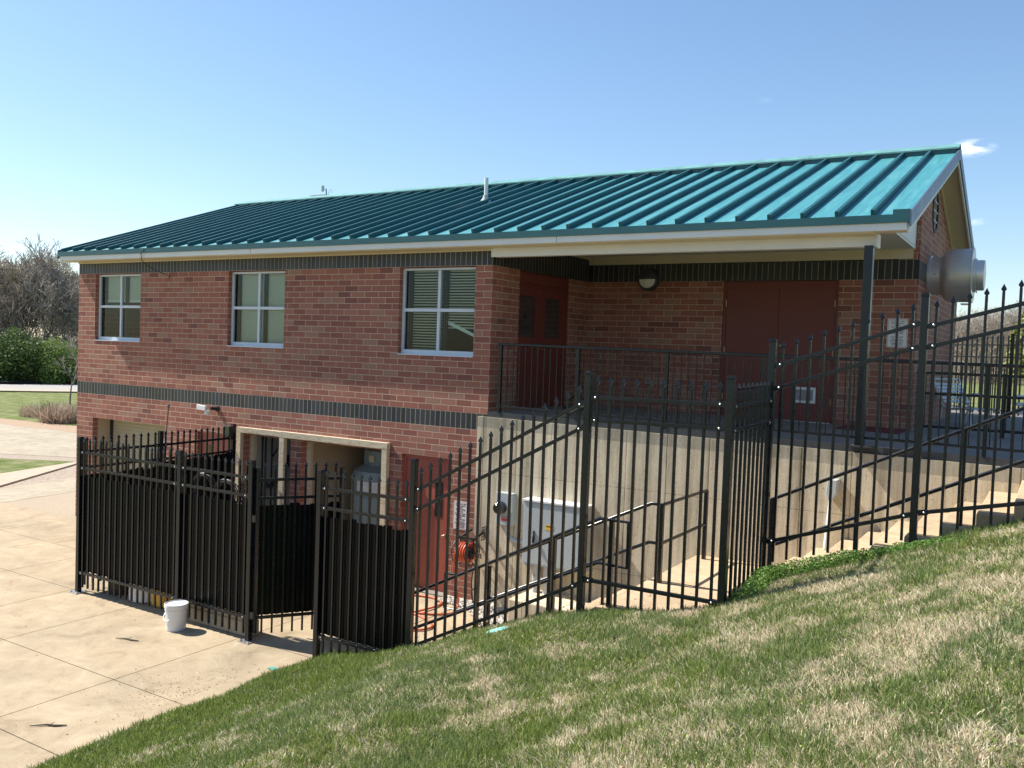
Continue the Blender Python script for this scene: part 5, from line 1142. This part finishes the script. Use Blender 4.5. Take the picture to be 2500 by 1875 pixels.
def bush(name, loc, rx, ry, rz, n, c1, c2, label, leaf=.09, group=None, dark=.0, stems=True):
    t = thing(name, label, 'bush', loc, group)
    nb = 26; cen = rng.normal(size=(nb, 3)); cen /= np.linalg.norm(cen, axis=1)[:, None]; cen *= (rng.random((nb, 1)) ** .4) * .75; cen[:, 2] = np.abs(cen[:, 2])
    k = rng.integers(0, nb, n); v = rng.normal(size=(n, 3)); v /= np.linalg.norm(v, axis=1)[:, None]; pos = cen[k] + v * (.16 + .22 * rng.random((n, 1)) ** .5)
    pos *= np.array([rx, ry, rz]); pos[:, 2] = np.abs(pos[:, 2]) + .03
    q = np.clip(rng.random((n, 1)) * .8 + .2 * (k[:, None] % 5) / 4, 0, 1); cols = np.array([c1]) * (1 - q) + np.array([c2]) * q
    V, F, cc = leafmass(pos, leaf * (.6 + .8 * rng.random(n)), cols, name); fastmesh('foliage', V, F, cc, M['leaves'], t)
    if stems:
        m = MB()
        for i in range(9): a = rng.random() * 6.28; b_ = rng.random() * .6; m.tube([(0, 0, 0), (math.cos(a) * rx * b_ * .5, math.sin(a) * ry * b_ * .5, rz * .5), (math.cos(a) * rx * b_, math.sin(a) * ry * b_, rz * .95)], .03, 5, radii=[.05, .03, .01])
        o = m.build('stem', M['bark']); o.parent = t
    return t
GB = 'bushes beyond the road'
bush('dark_bush', polar(20, 82), 4.2, 3.5, 4.4, 30000, (.038, .075, .018), (.115, .175, .045), 'large dark green bush beyond the road at the left edge', .10, GB)
bush('dark_bush', polar(-120, 83), 4.5, 3.5, 4.2, 16000, (.038, .075, .018), (.115, .175, .045), 'dark green bush beyond the road just outside the view', .10, GB)
bush('green_bush', polar(92, 81), 2.6, 2.6, 3.4, 18000, (.06, .10, .025), (.17, .24, .06), 'mid-green bush beyond the road in the middle of the hedge row', .09, GB)
bush('pale_bush', polar(158, 80), 3.0, 2.6, 3.7, 17000, (.09, .14, .035), (.23, .33, .08), 'pale yellow-green bush beyond the road beside the building corner', .08, GB)
bush('green_bush', polar(230, 82), 3.2, 2.6, 3.6, 9000, (.07, .12, .03), (.18, .26, .06), 'green bush beyond the road hidden behind the building corner', .09, GB)
lbv = polar(118, 48)
bush('leafy_shrub', (lbv[0], lbv[1], 0), .75, .7, .75, 2600, (.10, .18, .025), (.24, .35, .055), 'small bright green shrub on the lawn before the road', .05)
def dry_brush(loc, rx, ry, h, n, label):
    a = rng.random(n) * 6.28; rr = np.sqrt(rng.random(n)); p0 = np.stack([rr * np.cos(a) * rx * .8, rr * np.sin(a) * ry * .8, np.zeros(n)], 1); d = rng.normal(size=(n, 3)) * np.array([.5, .5, .2]); d[:, 2] = .6 + .6 * rng.random(n)
    p1 = p0 + d * h * (.4 + .5 * rng.random((n, 1))); dd = p1 - p0; s = np.cross(dd, rng.normal(size=(n, 3))); s /= np.linalg.norm(s, axis=1)[:, None]; s *= .014
    V = np.stack([p0 - s, p0 + s, p1 + s * .5, p1 - s * .5], 1).reshape(-1, 3); q = rng.random((n, 1)); col = np.array([[.24, .17, .12]]) * (1 - q) + np.array([[.55, .43, .33]]) * q
    t = thing('dry_shrub', label, 'shrub', loc); fastmesh('stems', V, (np.arange(n) * 4)[:, None] + np.array([[0, 1, 2, 3]]), np.repeat(col, 4, 0), M['leaves'], t)
lb2 = polar(158, 45); dry_brush((lb2[0], lb2[1], 0), 1.25, 1.2, .95, 1300, 'clump of dry pinkish-brown stems on the lawn by the building corner')
lb3 = polar(82, 48); dry_brush((lb3[0], lb3[1], 0), .9, .7, .7, 260, 'sparse dry stalks on the lawn left of the small green shrub')
(tv, tf_), (cv, cf_), _t = bare_tree_mesh(4.2, 31, depth=4, twig=.012, spread=.6)
st_ = thing('sapling', 'thin young tree standing in the dry shrubs by the building corner', 'tree', (*polar(172, 46)[:2], 0)); fastmesh('trunk', tv, tf_, None, M['bark'], st_); fastmesh('crown', cv, cf_, None, M['twigs'], st_)
# right-hand background
GR = 'bare trees behind the deck'
ra_ = make_bare(9.5, 41, 'bare tree behind the deck fence beside the exhaust fan', GR, depth=6, twig=.014)
x_, y_, _z = polar(2372, 66); ra_.location = (x_, y_, 2.0); ra_.scale = (.62, .62, .62)
LBK = ['leafless tree standing among many behind the deck'] * 20
for i, (px, dist, s_) in enumerate(((2435, 64, .60), (2478, 68, .66), (2540, 64, .7), (2408, 74, .66), (2455, 78, .72), (2340, 76, .62), (2500, 80, .75), (2600, 70, .75), (2660, 72, .8), (2388, 84, .70), (2300, 80, .6), (2730, 75, .8), (2420, 90, .76), (2470, 94, .8), (2352, 94, .7))):
    x_, y_, _z = polar(px, dist); copy_tree(ra_, (x_, y_, 2.0), ('bare tree behind the deck, %s' % ('second from the fan drum' if i == 0 else 'third from the fan drum')) if i < 2 else LBK[i - 2], rng.random() * 6.28, (s_, s_, s_))
def brush_right():
    n = 22000; a0 = math.atan2(pxdir(2280, 900).x, pxdir(2280, 900).y); a1 = math.atan2(pxdir(2800, 900).x, pxdir(2800, 900).y); a = a0 + (a1 - a0) * rng.random(n); dist = 58 + rng.random(n) * 34; h = 2.9 + rng.random(n) ** 1.5 * 3.3
    p0 = np.stack([CAM.x + np.sin(a) * dist, CAM.y + np.cos(a) * dist, h], 1); d = rng.normal(size=(n, 3)) * np.array([.5, .5, .9]); d[:, 2] = np.abs(d[:, 2]) + .15; p1 = p0 + d * (.3 + .4 * rng.random((n, 1)))
    dd = p1 - p0; s = np.cross(dd, rng.normal(size=(n, 3))); s /= np.linalg.norm(s, axis=1)[:, None]; s *= .008 + .012 * rng.random((n, 1))
    V = np.stack([p0 - s, p0 + s, p1 + s * .5, p1 - s * .5], 1).reshape(-1, 3); q = rng.random((n, 1)); col = np.array([[.16, .12, .10]]) * (1 - q) + np.array([[.42, .35, .28]]) * q
    o = fastmesh('undergrowth', V, (np.arange(n) * 4)[:, None] + np.array([[0, 1, 2, 3]]), np.repeat(col, 4, 0), M['leaves']); o['kind'] = 'stuff'; tag(o, 'tangled grey brush behind the deck and far fence', 'undergrowth')
brush_right()
# pine whose branch tips enter at the right edge
def pine(loc, h, label):
    t = thing('pine_tree', label, 'tree', loc); m = MB().tube([(0, 0, 0), (0, 0, h)], .1, 8, radii=[.16, .02]); o = m.build('trunk', M['bark']); o.parent = t
    n = 15000; z = .12 * h + rng.random(n) ** .9 * h * .88; wh = np.floor(z / .45); a = wh * 2.4 + rng.integers(0, 6, n) * 1.047 + rng.normal(size=n) * .16; R_ = (1 - z / h) * h * .30 + .25; rr = rng.random(n) ** .6 * R_
    pos = np.stack([np.cos(a) * rr, np.sin(a) * rr, z + rr * .18 + rng.normal(size=n) * .07], 1); q = rng.random((n, 1)); cols = np.array([[.11, .14, .035]]) * (1 - q) + np.array([[.36, .37, .13]]) * q
    V, F, cc = leafmass(pos, .06 + .05 * rng.random(n), cols, 'needles'); fastmesh('crown', V, F, cc, M['leaves'], t)
x_, y_, _z = polar(2588, 30); pine((x_, y_, 2.9), 5.2, 'yellow-green pine at the right edge behind the deck fence')
